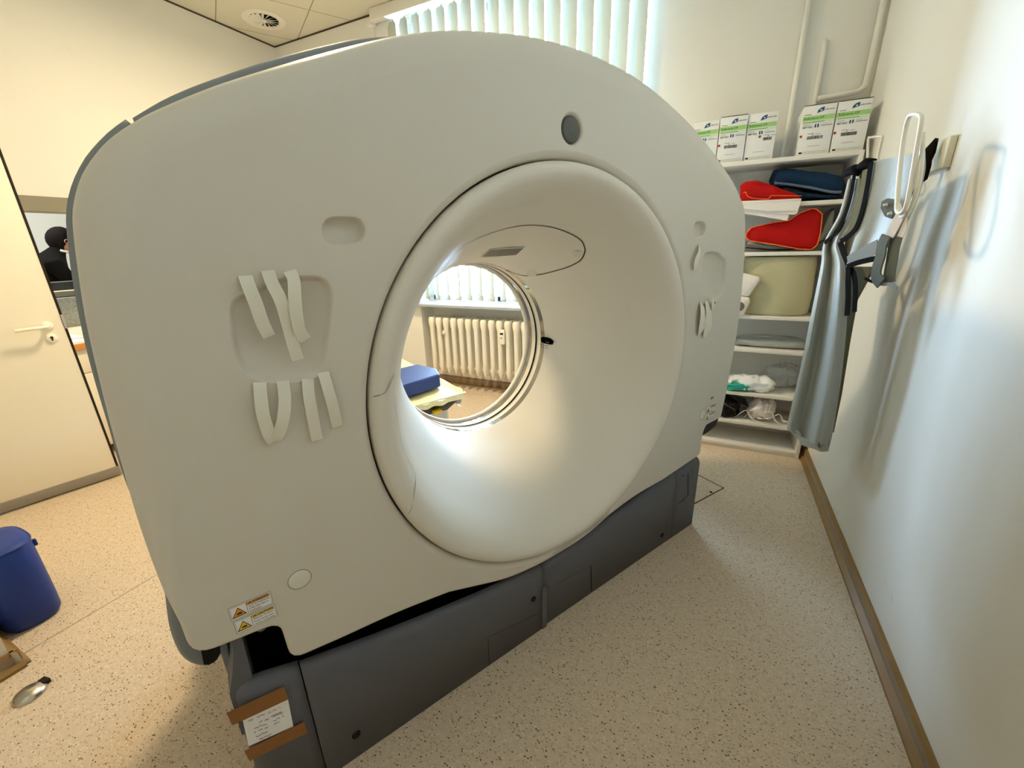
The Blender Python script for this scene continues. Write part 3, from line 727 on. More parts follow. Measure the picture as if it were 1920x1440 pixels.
# ------------------------------------------------------------------ patient table behind the bore
TY0 = 1.16                                                           # scanner coordinates: near end of the table
tbl = thing('patient_table', 'cream padded patient table behind the scanner bore', 'table', GM @ Vector((0, TY0+1.0, 0)), GRZ)
def tpart(name, mb, m, parent=None, **k):
    me = mb.mesh(name); me.transform(GM); return obj(name, me, m, parent or tbl, **k)
cr_ = MB(); rows = []
for y, w, zl in ((TY0+.02, .20, .555), (TY0+.05, .21, .50), (TY0+.12, .215, .47), (TY0+.5, .22, .46), (TY0+2.0, .22, .46)):
    rows.append([Vector((-w, y, .585)), Vector((w, y, .585)), Vector((w*.97, y, .56)), Vector((w*.6, y, zl)), Vector((-w*.6, y, zl)), Vector((-w*.97, y, .56))])
cr_.grid(rows, True, True); tpart('cradle', cr_, 'tableb')
q = GI @ on_plane(830, 779, GM @ Vector((0, TY0, 0)), VX)
tpart('cradle_label', MB().box((q.x-.05, TY0+.0, .512), (q.x+.0, TY0+.06, .520)), 'yellow')
tpart('cradle_label', MB().box((q.x-.05, TY0+.0, .523), (q.x+.0, TY0+.06, .529)), 'yellow')
pd = MB(); rows = []
for i in range(34):
    y = TY0-.01+i*.06; zz = .606+.004*math.sin(i*2.1); row = []
    for k in range(15):
        u = -1+2*k/14; sag = -.012*(1-u*u); ruff = .009*math.sin(k*2.3+i*.5)*(1 if i < 2 else .55)*math.cos(i*.7+k*.4)
        row.append(Vector((u*.225, y+(.01*math.sin(k*1.9) if i == 0 else 0), zz+sag+ruff+(.006 if abs(u) > .9 else 0))))
    rows.append(row)
pd.grid(rows); tpart('mattress', pd, 'cream', mods=[solid(.03, -1), sub(1)])
pp = MB().tube([Vector((-.225, TY0-.01, .60)), Vector((.225, TY0-.01, .605)), Vector((.228, TY0+.3, .605)), Vector((.228, TY0+1.9, .605))], .006, 8); tpart('piping', pp, 'tape')
sh = MB(); rows = []
for i in range(12):
    y = TY0+.22+i*.13; rows.append([Vector((.235+.01*math.sin(i), y, .60)), Vector((.28+.012*math.sin(i*1.7), y, .575)), Vector((.31+.012*math.cos(i*1.3), y, .50)), Vector((.315, y, .42))])
sh.grid(rows); tpart('side_sheet', sh, 'filmw', mods=[solid(.004, 0), sub(1)])
tpart('table_pedestal', MB().box((-.26, TY0+.35, 0), (.29, TY0+1.9, .44), .03), 'tablew')
wc = thing('wedge_cushion', 'blue vinyl wedge cushion lying on the cream patient table', 'cushion', GM @ Vector((.0, TY0+.2, .61)), GRZ)
wm = MB(); 
cw = [Vector((-.16, TY0+.10, .612)), Vector((.15, TY0+.17, .612)), Vector((.19, TY0+.30, .612)), Vector((.14, TY0+.48, .612)), Vector((-.2, TY0+.44, .612))]
me = wm.prism([GM @ p for p in cw], (0, 0, .085)); obj('pad', me, 'blue2', wc, mods=[bev(.008)])
sm_ = MB(); sm_.tube([GM @ Vector((p.x*1.0, p.y, .69)) for p in cw], .0025, 6, closed=True); obj('welt', sm_, 'blue', wc)

# ------------------------------------------------------------------ door on the left
DA = Vector((-3.765, .23, 0)); DB = at(225, 892, 2, 0); DD = (DB-DA).normalized(); DN = Vector((DD.y, -DD.x, 0)); DH = 2.78
if DN.x < 0: DN = -DN
def dM(): 
    return Matrix((DD, DN, Vector((0, 0, 1)))).transposed().to_4x4()
DMx = Matrix.Translation(DA) @ dM(); DW = (DB-DA).length
door = struct('door_1', MB().box((0, -.045, .07), (DW, 0, DH), .002, DMx), 'door')
obj('door_seal', MB().box((DW, -.05, .06), (DW+.011, .003, DH), .002, DMx), 'rub', door, label='dark seal along the door edge')
obj('kick_strip', MB().box((0, -.045, .012), (DW+.014, .004, .075), .002, DMx), 'kick', door, label='grey strip along the bottom of the door')
def dp(x, y, off=0):                                                 # pixel on door face, in door coordinates
    p = on_plane(x, y, DA+DN*off, DN); return DMx.inverted() @ p
h0 = dp(88, 611); h1 = dp(24, 619, .06)
hd = obj('door_handle', MB().lathe([(.001, .012), (.022, .012), (.026, .008), (.026, 0)], (h0.x, 0, h0.z), 'y', 24, M_=DMx).tube([DMx @ Vector(p) for p in spline([(h0.x, 0, h0.z), (h0.x, .035, h0.z), (h0.x-.006, .055, h0.z), (h0.x-.03, .062, h0.z-.001), (h0.x-.08, .06, h0.z-.002), (h0.x-.135, .056, h0.z-.004)], 4)], .0105, 12), 'plast', door, label='white lever handle')
k0 = dp(97, 634)
ky = obj('lock_rosette', MB().lathe([(.001, .010), (.022, .010), (.026, .006), (.026, 0)], (k0.x, 0, k0.z), 'y', 24, M_=DMx), 'plast', door)
obj('keyhole', MB().lathe([(.001, .0112), (.0075, .0112)], (k0.x, 0, k0.z+.005), 'y', 14, M_=DMx).box((k0.x-.004, .0108, k0.z-.014), (k0.x+.004, .0112, k0.z+.004), 0, DMx), 'black', ky)
obj('latch_plate', MB().box((DW+.001, .0032, 1.035), (DW+.012, .005, 1.12), 0, DMx), 'chrome', door)
# ------------------------------------------------------------------ control room seen past the door
ctr = thing('counter', 'white counter with an orange wood edge beyond the open door', 'counter', (-4.6, 1.5, 0))
obj('worktop', MB().box((-5.35, .7, .845), (-4.03, 2.5, .868)), 'beigec', ctr)
obj('worktop_edge', MB().box((-4.03, .7, .822), (-4.01, 2.5, .868), .002), 'owood', ctr, label='orange wood front edge')
obj('cabinet', MB().box((-5.3, .7, .08), (-4.05, 2.5, .84)), 'cabin', ctr)
obj('drawer_front', MB().box((-4.05, .7, .655), (-4.035, 2.5, .82), .001), 'cabin', ctr)
obj('cabinet_door', MB().box((-4.05, .7, .1), (-4.035, 2.5, .648), .001), 'cabin', ctr)
m = MB().box((-5.19, 1.2, .869), (-5.1, 2.4, 1.115), .004); o = obj('filing_box', m, 'speck'); tag(o, 'grey speckled box standing along the back of the counter', 'box'); origin_to(o, (-5.145, 1.8, .869))
ush = thing('desk', 'beige upper desk behind the grey box in the control room', 'desk', (-5.7, 1.8, 0))
obj('desk_top', MB().box((-5.5, .9, 1.135), (-5.22, 2.9, 1.165)), 'beigec', ush)
obj('desk_front_rail', MB().box((-5.22, .9, 1.122), (-5.2, 2.9, 1.165)), 'lintel', ush)
obj('desk_panel', MB().box((-5.5, 1.0, 0), (-5.47, 2.9, 1.13)), 'cabin', ush)
mn = thing('computer_monitor', 'low dark screen unit on the desk in front of the bending person', 'monitor', (-5.45, 1.75, 1.166))
obj('screen_panel', MB().box((-5.46, 1.45, 1.166), (-5.40, 1.86, 1.235), .004), 'screen', mn)
obj('screen_trim', MB().box((-5.46, 1.45, 1.235), (-5.40, 1.86, 1.242)), 'lblgrey', mn)
o = obj('paper_pile', MB().box((-5.44, 1.88, 1.166), (-5.3, 2.06, 1.26), .012).box((-5.42, 1.86, 1.25), (-5.33, 1.98, 1.285), .015), 'linen'); tag(o, 'crumpled white paper pile at the end of the dark screen unit', 'paper'); origin_to(o, (-5.37, 1.96, 1.166))
o = obj('paper_sheet', MB().box((-4.6, 1.2, .869), (-4.3, 1.42, .873), 0).box((-4.25, 1.22, .869), (-4.08, 1.36, .8735)), 'paper'); tag(o, 'white papers lying on the counter beyond the door edge', 'paper'); origin_to(o, (-4.35, 1.3, .869))
# the person behind the desk
def skin_body(verts, edges, radii, name, m, parent, levels=2):
    me = bpy.data.meshes.new(name); me.from_pydata([Vector(v) for v in verts], edges, []); me.transform(mw(parent).inverted())
    o = bpy.data.objects.new(name, me); COL.objects.link(o); o.parent = parent; me.materials.append(W_[m])
    s = o.modifiers.new('skin', 'SKIN')
    for i, r_ in enumerate(radii): me.skin_vertices[0].data[i].radius = (r_, r_)
    me.skin_vertices[0].data[0].use_root = True; s.use_smooth_shade = True
    d = o.modifiers.new('subdivision', 'SUBSURF'); d.levels = levels; d.render_levels = levels
    return o
pr = thing('person', 'person with dark hair in a dark sweater bending over the desk', 'person', (-5.75, 1.85, 0))
PX, PY = -5.78, 1.79
vb = [(PX, PY-.12, .92), (PX, PY-.10, 1.1), (PX+.01, PY-.04, 1.27), (PX+.02, PY+.04, 1.41), (PX+.03, PY+.12, 1.50), (PX+.03, PY+.17, 1.56),
      (PX+.19, PY+.03, 1.38), (PX+.22, PY+.09, 1.2), (PX+.16, PY+.32, 1.19),
      (PX-.16, PY+.03, 1.38), (PX-.2, PY+.10, 1.2), (PX-.12, PY+.32, 1.19)]
eb = [(0, 1), (1, 2), (2, 3), (3, 4), (4, 5), (3, 6), (6, 7), (7, 8), (3, 9), (9, 10), (10, 11)]
skin_body(vb, eb, [.17, .16, .165, .14, .062, .055, .075, .06, .045, .075, .06, .045], 'body', 'sweat', pr)
hc = Vector((PX+.03, PY+.19, 1.60)); HR = Matrix.Translation(hc) @ Matrix.Rotation(math.radians(90), 4, 'Z') @ Matrix.Rotation(math.radians(28), 4, 'Y')
hd_ = MB(); rows = []
for j in range(13):
    ph = math.pi*j/12; row = []
    for k in range(18):
        t = 2*math.pi*k/18; x, y, z = math.sin(ph)*math.cos(t), math.sin(ph)*math.sin(t), -math.cos(ph)
        jaw = 1-.22*max(0, -z); tt = t if t < math.pi else t-2*math.pi; nose = .055*math.exp(-tt**2*18-(z+.05)**2*30)*max(0, x)
        row.append(HR @ Vector((x*.098*jaw+nose, y*.076*jaw, z*.118)))
    rows.append(row)
hd_.grid(rows, True, False); hd = obj('head', hd_, 'skin', pr, weld=.0005)
for s_ in (-1, 1):
    obj('eye', MB().lathe([(.001, .006), (.008, .004), (.012, -.002)], (0, 0, 0), 'x', 10, M_=HR @ Matrix.Translation((.088, s_*.03, .012))), 'screen', hd)
obj('mouth', MB().tube([HR @ Vector(p) for p in ((.082, -.02, -.055), (.088, 0, -.053), (.082, .02, -.055))], .004, 6), 'pink', hd)
hr_ = MB(); rows = []
for j in range(11):
    ph = math.pi*j/10; row = []
    for k in range(18):
        t = 2*math.pi*k/18; x, y, z = math.sin(ph)*math.cos(t), math.sin(ph)*math.sin(t), -math.cos(ph)
        cut = .05 if x > .35 and z < .45 else 0
        row.append(HR @ (Vector((-.014-cut*.9, 0, .012+cut*.3))+Vector((x*.107*(1-cut*3), y*.090, z*.120))))
    rows.append(row)
hr_.grid(rows, True); obj('hair', hr_, 'hair', pr, weld=.0005)
obj('collar', MB().tube(spline([hc+Vector((.06, -.06, -.085)), hc+Vector((.075, -.02, -.10)), hc+Vector((.06, .04, -.115)), hc+Vector((0, .06, -.12))], 4), .012, 8), 'linen', pr)
for s_ in (-1, 1):
    obj('ear', MB().lathe([(.001, .006), (.014, .004), (.019, -.003), (.014, -.008)], (0, 0, 0), 'y', 12, M_=HR @ Matrix.Translation((.0, s_*.088, -.005))), 'skin', pr)

# ------------------------------------------------------------------ bolster and door stop, left foreground
bo = thing('bolster', 'blue vinyl bolster standing on end beside the entrance wall', 'cushion', (-2.515, .338, 0))
bc = Vector((-2.515, .338, 0)); m = MB(); rows = []
for r_, z in ((.10, .0), (.135, .004), (.146, .02), (.148, .1), (.147, .25), (.146, .345), (.140, .365), (.10, .37), (.001, .37)):
    row = []
    for k in range(36):
        t = 2*math.pi*k/36; c, s_ = math.cos(t), math.sin(t); e = (abs(c)**3+abs(s_)**3)**(-1/3.)
        row.append(bc+Vector((c*e*r_*.94, s_*e*r_*.62, z)))
    rows.append(row)
m.grid(rows, True); obj('cover', m, 'blue', bo, weld=.0005)
m = MB(); m.tube([bc+Vector((math.cos(t)*(abs(math.cos(t))**3+abs(math.sin(t))**3)**(-1/3.)*.135, math.sin(t)*(abs(math.cos(t))**3+abs(math.sin(t))**3)**(-1/3.)*.090, .360)) for t in [k*2*math.pi/36 for k in range(36)]], .004, 6, closed=True); obj('top_seam', m, 'blue', bo)
obj('zip_tab', MB().box(bc+Vector((.06, .086, .31)), bc+Vector((.075, .097, .34)), .003), 'blue', bo)
dsc = at(57, 1302, 2, 0); ds = thing('door_stop', 'oval polished steel door stop screwed to the floor', 'door stop', dsc)
dd = (at(80, 1280, 2, 0)-at(30, 1318, 2, 0)).normalized(); dn = Vector((-dd.y, dd.x, 0))
m = MB(); rows = []
for j in range(9):
    ph = math.pi/2*j/8; row = []
    for k in range(28):
        t = 2*math.pi*k/28; row.append(dsc+dd*math.cos(t)*math.cos(ph)*.044+dn*math.sin(t)*math.cos(ph)*.044+Vector((0, 0, .024*math.sin(ph)+.001)))
    rows.append(row)
m.grid(rows, True); obj('dome', m, 'chrome', ds, weld=.0004)
obj('rubber_pad', MB().box((.03, -.016, 0), (.052, .016, .018), .003, Matrix.Translation(dsc) @ Matrix((dd, dn, Vector((0, 0, 1)))).transposed().to_4x4()), 'rub', ds)

# ------------------------------------------------------------------ bookcase
KX0, KX1, KY, KD = -.16, .655, 3.11, .335
bk = thing('bookcase', 'tall white open bookcase in the back right corner', 'bookcase', ((KX0+KX1)/2, KY, 0))
obj('side_panel', MB().box((KX1-.022, KY, 0), (KX1, KY+KD, 1.885), .001), 'white', bk)
obj('side_panel', MB().box((KX0, KY, 0), (KX0+.022, KY+KD, 1.885), .001), 'white', bk)
obj('top_panel', MB().box((KX0+.022, KY, 1.862), (KX1-.022, KY+KD, 1.885), .001), 'white', bk)
obj('back_panel', MB().box((KX0+.02, KY+KD-.008, 0), (KX1-.02, KY+KD, 1.88)), 'white', bk)
SH = [1.642, 1.362, .966, .744, .434, .22, .045]
for z in SH: obj('shelf' if z > .1 else 'bottom_panel', MB().box((KX0+.022, KY+.002, z-.022), (KX1-.022, KY+KD-.008, z), .001), 'white', bk)
obj('plinth', MB().box((KX0+.022, KY+.012, 0), (KX1-.022, KY+.03, .023)), 'white', bk)

# cartons on top
def carton(x0, w, y, rz, label, dark_top=True, bar=0, h=.25, d=.24):
    c = Vector((x0, y, 1.886)); t = thing('glove_carton', label, 'box', c, rz, 'glove cartons on top of the bookcase')
    ex, ez, ey = Vector((1, 0, 0)), Vector((0, 0, 1)), Vector((0, 1, 0))
    b = MB().box((0, 0, 0), (w, d, h), .002); obj('carton_body', b, 'carton', t, local=True)
    obj('carton_lid', MB().box((.001, -.001, h), (w-.001, d, h+.0025)), 'print' if dark_top else 'carton', t, local=True)
    k = w/.15; m = MB()
    def quad(x0, z0, x1, z1, y, i): m.mi = i; m.poly([Vector((x0, y, z0)), Vector((x1, y, z0)), Vector((x1, y, z1)), Vector((x0, y, z1))])
    mats = ['green', 'lgreen', 'dgreen', 'lblue', 'lred', 'ink', 'print', 'paper']
    quad(.002, h*.70, w-.002, h*.79, -.0012, 0); quad(.002, h*.645, w-.002, h*.70, -.0011, 1)
    m.mi = 2; put_text(m, 'Reference OP', .017, Vector((.008, -.0014, h*.723)), ex, ez, w*.62, True)
    # leaf logo and wordmark
    m.mi = 3; lx, lz = w*.42, h*.835; m.poly([Vector((lx, -.0013, lz)), Vector((lx+.012, -.0013, lz+.004)), Vector((lx+.031, -.0013, lz+.009)), Vector((lx+.033, -.0013, lz+.028)), Vector((lx+.017, -.0013, lz+.025)), Vector((lx+.005, -.0013, lz+.015))])
    m.mi = 7; put_text(m, 'M', .012, Vector((lx+.014, -.0015, lz+.009)), ex, ez, None, True)
    m.mi = 5; put_text(m, 'editrade', .011, Vector((lx+.034, -.0014, lz+.011)), ex, ez, w*.30)
    quad(.008, h*.815, .04, h*.825, -.0013, 2); quad(.008, h*.665, w*.7, h*.676, -.0013, 2)
    m.mi = 6; put_text(m, 'REF 9321', .0125, Vector((.008, -.0013, h*.555)), ex, ez, w*.30, True)
    quad(.009, h*.617, w*.28, h*.623, -.0013, 5)
    for xx in (.42, .50):
        gm = MB(); gm.poly([Vector((w*a_, -.0013, h*b_)) for a_, b_ in ((xx, .555), (xx+.045, .555), (xx+.05, .60), (xx+.04, .625), (xx+.012, .625), (xx, .60))]); obj('glove_symbol', gm, 'lblue', t, local=True)
    quad(w*.62, h*.578, w*.95, h*.588, -.0013, 5); quad(w*.62, h*.612, w*.8, h*.617, -.0013, 5)
    bx0, bx1, bz = (.24, .72, .36) if not bar else (.60, .88, .45)
    cx, cz = (.045, .40) if not bar else (.47, .505)
    m.mi = 4; m.poly([Vector((w*cx+.0068*math.cos(t), -.0013, h*cz+.0068*math.sin(t))) for t in [q*2*math.pi/16 for q in range(16)]])
    x = bx0; rr = random.Random(int(x0*1000))
    while x < bx1:
        d_ = rr.choice((.006, .010, .016)); quad(w*x, h*(bz-.035), w*(x+d_), h*(bz+.03), -.0013, 6); x += d_+rr.choice((.006, .010))
    quad(w*bx0, h*(bz+.075), w*(bx0+.2), h*(bz+.082), -.0013, 5); quad(w*bx0+.02, h*(bz+.045), w*(bx0+.2), h*(bz+.055), -.0013, 5); quad(w*(bx0+.25), h*(bz+.06), w*(bx0+.4), h*(bz+.066), -.0013, 5)
    obj('printed_label', m, mats, t, local=True); m = MB()
    quad(w*.3, h*.185, w*.68, h*.19, -.0013, 5)
    quad(w*.06, h*.045, w*.16, h*.08, -.0013, 6)
    for z in (.045, .078): quad(w*.2, h*z, w*.93, h*(z+.003), -.0013, 5)
    for k_ in range(9): quad(w*(.2+.0905*k_), h*.045, w*(.2+.0905*k_)+.0006, h*.08, -.0013, 5)
    obj('footer_print', m, mats, t, local=True)
    return t
carton(-.226, .145, 3.165, 0, 'white and green glove carton at the left end, half hidden by the scanner', False)
carton(-.076, .146, 3.14, math.radians(1), 'white and green glove carton with raised dark lid edge, second from the left')
carton(.0735, .15, 3.15, 0, 'white and green glove carton with its barcode high, right end of left row', False, 1)
carton(.344, .152, 3.145, math.radians(-1), 'white and green glove carton beside the pipes, left one of the right hand pair')
carton(.502, .150, 3.145, 0, 'white and green glove carton nearest the right wall')

# things on the shelves
def blob(poly, depth0, depth1, puff, zfun=None, n=10, seed=0, wob=.006):
    """soft pad from a front outline (xz list) between two depths, bulging in the middle"""
    P = resample([Vector((p[0], 0, p[1])) for p in poly], .012); c = sum(P, Vector())/len(P); m = MB(); rows = []
    for j in range(n+1):
        t = j/n; k = 1-(1-puff)*(abs(2*t-1)**2.6); y = depth0+(depth1-depth0)*t
        rows.append([Vector((c.x+(p.x-c.x)*k, y+wob*math.sin(p.x*40+seed), c.z+(p.z-c.z)*k))+Vector((0, 0, wob*noise.noise(Vector((p.x*18+seed, y*18, p.z*18))))) for p in P])
    m.grid(rows, True, True); return m
def shelf_px(pts, y): return [(p.x, p.z) for p in (at(a, b, 1, y) for a, b in pts)]
def lift_to(poly, z0):                                                # shift so that the lowest point touches z0
    d = z0-min(p[1] for p in poly); return [(x, z+d) for x, z in poly]
# navy folded cloths
y_ = KY+.05
up = shelf_px([(1449, 352), (1446, 332), (1453, 316), (1475, 313), (1510, 318), (1550, 322), (1585, 328), (1592, 345), (1585, 362), (1530, 355), (1480, 344)], y_)
dn_ = lift_to(shelf_px([(1450, 364), (1448, 356), (1480, 355), (1530, 364), (1580, 367), (1580, 371), (1500, 371), (1455, 371)], y_), 1.65)
nv = thing('folded_blanket', 'navy folded cloth with a grey edge on the top shelf, lower of two', 'blanket', (.45, y_, 1.642), 0, 'navy folded cloths on the top shelf')
obj('cloth', blob(dn_, y_, y_+.25, .85, seed=1), 'navy', nv)
obj('edge_binding', MB().tube(spline([at(a, b, 1, y_-.002) for a, b in ((1452, 343), (1480, 346), (1520, 352), (1560, 360), (1578, 360))], 3), .008, 8), 'navyt', nv)
nv2 = thing('folded_blanket', 'navy folded cloth lying on top of the other navy cloth on the top shelf', 'blanket', (.45, y_, 1.70), 0, 'navy folded cloths on the top shelf')
obj('cloth', blob(up, y_-.005, y_+.25, .85, seed=2), 'navy', nv2)
# white linen stack with a red cushion on it
ln = thing('linen_stack', 'white folded linen hanging over the front of the upper shelf', 'linen', (.2, KY+.05, 1.642))
for k, px in enumerate([[(1388, 377), (1503, 372), (1502, 378), (1496, 396), (1440, 396), (1388, 391)], [(1388, 391), (1500, 378), (1495, 400), (1487, 403), (1388, 394)], [(1388, 394), (1440, 396), (1481, 400), (1476, 414), (1440, 408), (1388, 399)]]):
    yy = KY-.028+k*.008; P = [at(a, b, 1, yy) for a, b in px]; m = MB(); m.prism(P, (0, .007, 0)); obj('linen_fold', m, 'linen', ln, mods=[bev(.002)])
obj('linen_top', MB().box((.06, KY-.03, 1.643), (.395, KY+.26, 1.655), .005), 'linen', ln)
y_ = KY-.02
rp = shelf_px([(1388, 376), (1388, 346), (1400, 339), (1425, 338), (1450, 346), (1470, 356), (1502, 367), (1504, 371), (1490, 376), (1440, 379)], y_)
r1 = thing('red_cushion', 'red cloth cushion with orange stitching on the white linen of the upper shelf', 'cushion', (.2, KY+.05, 1.655), 0, 'red cushions in the bookcase')
obj('pad', blob(rp, y_, y_+.066, .75, seed=5), 'red', r1)
obj('stitching', MB().tube(spline([at(a, b, 1, y_-.012) for a, b in ((1394, 362), (1398, 360), (1402, 368), (1415, 372), (1440, 373), (1446, 367), (1470, 367), (1503, 367))], 3), .0022, 6), 'orange', r1)
y_ = KY+.03
gc = thing('round_cushion', 'grey round cushion behind the red cushion on the second shelf', 'cushion', (.45, KY+.2, 1.363))
gpz = shelf_px([(1398, 462), (1400, 455), (1440, 464), (1500, 466), (1545, 435), (1563, 397), (1569, 390), (1569, 405), (1563, 430), (1540, 456), (1500, 470), (1440, 471)], KY+.1)
obj('pad', blob(lift_to(gpz, 1.372), KY+.09, KY+.28, .9, seed=3), 'gcush', gc)
obj('edge_piping', MB().tube(spline([at(a, b, 1, KY+.09) for a, b in ((1577, 390), (1570, 415), (1545, 450), (1500, 466), (1440, 468), (1398, 464))], 3), .003, 6), 'apronb', gc)
rp = lift_to(shelf_px([(1399, 446), (1399, 438), (1408, 428), (1450, 418), (1480, 414), (1500, 400), (1522, 392), (1531, 393), (1542, 402), (1538, 440), (1532, 461), (1521, 469), (1500, 468), (1450, 459), (1405, 452)], y_), 1.371)
r2 = thing('red_cushion', 'red cloth cushion with orange stitched rim leaning on the second shelf', 'cushion', (.4, y_, 1.363), 0, 'red cushions in the bookcase')
obj('pad', blob(rp, y_, y_+.05, .8, seed=9), 'red', r2)
obj('stitching', MB().tube([Vector((x*1.0, y_+.004, z)) for x, z in [(p.x, p.z) for p in resample([Vector((a, 0, b)) for a, b in rp], .012)]], .0032, 6, closed=True), 'orange', r2)
# beige foam block and cream pads
fb = MB(); rows = []
for z, k in ((.968, .93), (.985, 1), (1.1, 1.01), (1.2, .99), (1.3, .98), (1.328, .94), (1.332, .8)):
    row = []
    for i in range(40):
        t = 2*math.pi*i/40; c, s_ = math.cos(t), math.sin(t); e = (abs(c)**4+abs(s_)**4)**(-.25)
        y = KY+.17+s_*e*.15*k; x = .365+c*e*.205*k
        dent = .03*math.exp(-((x-.31)/.06)**2-((z-1.08)/.06)**2) if s_ < 0 else 0
        row.append(Vector((x, y+dent+(.03*(c*e)**2 if s_ < 0 else 0), z)))
    rows.append(row)
fb.grid(rows, True, True); o = obj('foam_block', fb, 'foam'); tag(o, 'beige foam positioning block filling the third shelf', 'foam block'); origin_to(o, (.365, KY+.18, .967))
for nm, px, yy, z0, lb in (('cream_pad', [(1375, 545), (1376, 508), (1400, 513), (1424, 519), (1425, 526), (1404, 556), (1390, 554)], KY+.0, None, 'cream cloth pad leaning on the foam block, upper of two'), ('cream_pad', [(1372, 588), (1378, 552), (1406, 556), (1407, 564), (1396, 586), (1394, 589)], KY-.005, .968, 'cream cloth pad with a hole below the leaning pad, beside the foam block')):
    P = shelf_px(px, yy); P = lift_to(P, z0) if z0 else P
    t_ = thing(nm, lb, 'pad', (.16, yy, .967), 0, 'cream pads beside the foam block'); obj('pad', blob(P, yy-.012, yy+.02, .9, seed=4, wob=.002), 'linen', t_)
    if z0: obj('hole', MB().lathe([(.001, -.001), (.03, -.001)], (at(1386, 574, 1, yy).x, yy-.0165, at(1386, 574, 1, yy).z), 'y', 18), 'khaki', t_)
# clear package
def wrinkle(lo, hi, seed, nx=16, ny=10, amp=.012):
    m = MB(); rows = []
    for j in range(33):
        ph = math.pi*j/32; row = []
        for k in range(60):
            t = 2*math.pi*k/60; x, y, z = math.sin(ph)*math.cos(t), math.sin(ph)*math.sin(t), -math.cos(ph)
            e = (abs(x)**3+abs(y)**3+abs(z)**3)**(-1/3.); x, y, z = x*e, y*e, z*e
            c = Vector(((lo[0]+hi[0])/2+x*(hi[0]-lo[0])/2, (lo[1]+hi[1])/2+y*(hi[1]-lo[1])/2, (lo[2]+hi[2])/2+z*(hi[2]-lo[2])/2))
            d = noise.noise_vector(c*14+Vector((seed, 0, 0)))*amp+noise.noise_vector(c*38+Vector((seed, 3, 0)))*amp*.5
            d += Vector((x, y, z))*(.35-abs(noise.noise(c*30+Vector((seed, 9, 0)))))*amp*1.1
            if c.z+d.z < lo[2]: d.z = lo[2]-c.z
            row.append(c+d)
        rows.append(row)
    m.grid(rows, True); return m
cp = thing('clear_package', 'flat clear plastic package lying alone on the fourth shelf', 'package', (.4, KY+.1, .745))
obj('tray', MB().box((.18, KY+.06, .757), (.58, KY+.26, .775), .004), 'gcush', cp)
obj('film_wrap', wrinkle((.17, KY+.05, .746), (.6, KY+.28, .802), 3, amp=.006), 'film', cp, weld=.0005)
wbg = thing('plastic_bag', 'white crumpled plastic bag with teal contents on the fifth shelf', 'bag', (.28, KY+.1, .435), 0, 'plastic bags on the fifth shelf')
obj('bag_film', wrinkle((.15, KY+.02, .44), (.44, KY+.15, .535), 5, amp=.022), 'filmw', wbg, weld=.0005)
obj('teal_roll', wrinkle((.14, KY+.0, .436), (.315, KY+.12, .492), 8, amp=.012), 'teal', wbg, weld=.0005, label='teal rolled film')
cb = thing('plastic_bag', 'clear crumpled plastic bag at the right of the fifth shelf', 'bag', (.5, KY+.15, .435), 0, 'plastic bags on the fifth shelf')
obj('bag_film', wrinkle((.40, KY+.19, .44), (.61, KY+.3, .585), 12, amp=.026), 'film', cb, weld=.0005)
bp = thing('black_pouch', 'black pouch with a thin grey cord on the sixth shelf', 'pouch', (.2, KY+.1, .221))
obj('pouch', wrinkle((.1, KY+.02, .222), (.265, KY+.22, .365), 21, amp=.02), 'black', bp, weld=.0005)
obj('pouch_flap', MB().poly([at(a, b, 1, KY+.05) for a, b in ((1366, 740), (1385, 742), (1398, 748), (1404, 762), (1388, 756))]), 'black', bp, mods=[solid(.012)])
obj('cord', MB().tube(spline([at(a, b, 1, KY-.012) for a, b in ((1358, 756), (1366, 762), (1374, 766), (1378, 770))], 3), .0015, 5), 'lblgrey', bp)
wcl = thing('crumpled_cloth', 'crumpled white cloth straps beside the black pouch', 'cloth', (.4, KY+.1, .221))
obj('cloth_heap', wrinkle((.325, KY+.04, .226), (.48, KY+.22, .345), 33, amp=.035), 'linen', wcl, weld=.0005)
for k in range(5):
    x = .3+.05*k; m = MB(); P = spline([(x-.05, KY+.06, .235), (x, KY+.03, .30+.015*(k % 2)), (x+.03, KY+.02, .26), (x+.07, KY+.0, .235+.03*(k % 3))], 4); m.ribbon(P, .018, [(.3, 1, .3*math.sin(i)) for i in range(len(P))]); obj('strap_end', m, 'linen', wcl, mods=[solid(.002, 0)])

# ------------------------------------------------------------------ apron rail, hooks, aprons on the right wall
rl = thing('apron_rail', 'beige wooden board on the right wall carrying the apron hooks', 'rail', (XR-.02, 2.4, 1.7))
obj('board', MB().box((XR-.022, 2.12, 1.665), (XR-.001, 2.95, 1.765), .003), 'rail', rl)
def loop(name, px, x, r_, lb, closed=True):
    P = spline([at(a, b, 0, x) for a, b in px], 4, closed); o = obj(name, MB().tube(P, r_, 10, closed=closed), 'hook'); tag(o, lb, 'hook', 'apron hooks on the wall rail'); return o
loop('apron_hook', [(1703, 222), (1713, 214), (1726, 217), (1727, 232), (1718, 285), (1708, 345), (1700, 385), (1692, 398), (1684, 398), (1682, 385), (1686, 330), (1693, 270)], .50, .0068, 'tall white looped hook in front of the apron, nearest the camera')
loop('apron_hook', [(1684, 384), (1690, 404), (1700, 402), (1712, 378), (1722, 345), (1728, 300), (1730, 250)], .515, .0068, 'white J shaped hook end beside the tall looped hook', False)
loop('apron_hook', [(1628, 262), (1632, 258), (1652, 256), (1654, 260), (1646, 295), (1645, 315), (1630, 320), (1627, 300)], .53, .005, 'short white wire hook loop above the apron shoulder, farther from the camera')
pa_, pb_ = Vector((.429, 2.418, 0)), Vector((.536, 2.161, 0)); AT = (pb_-pa_).normalized(); AN = Vector((-AT.y, AT.x, 0))
if AN.x > 0: AN = -AN                                                # faces the room
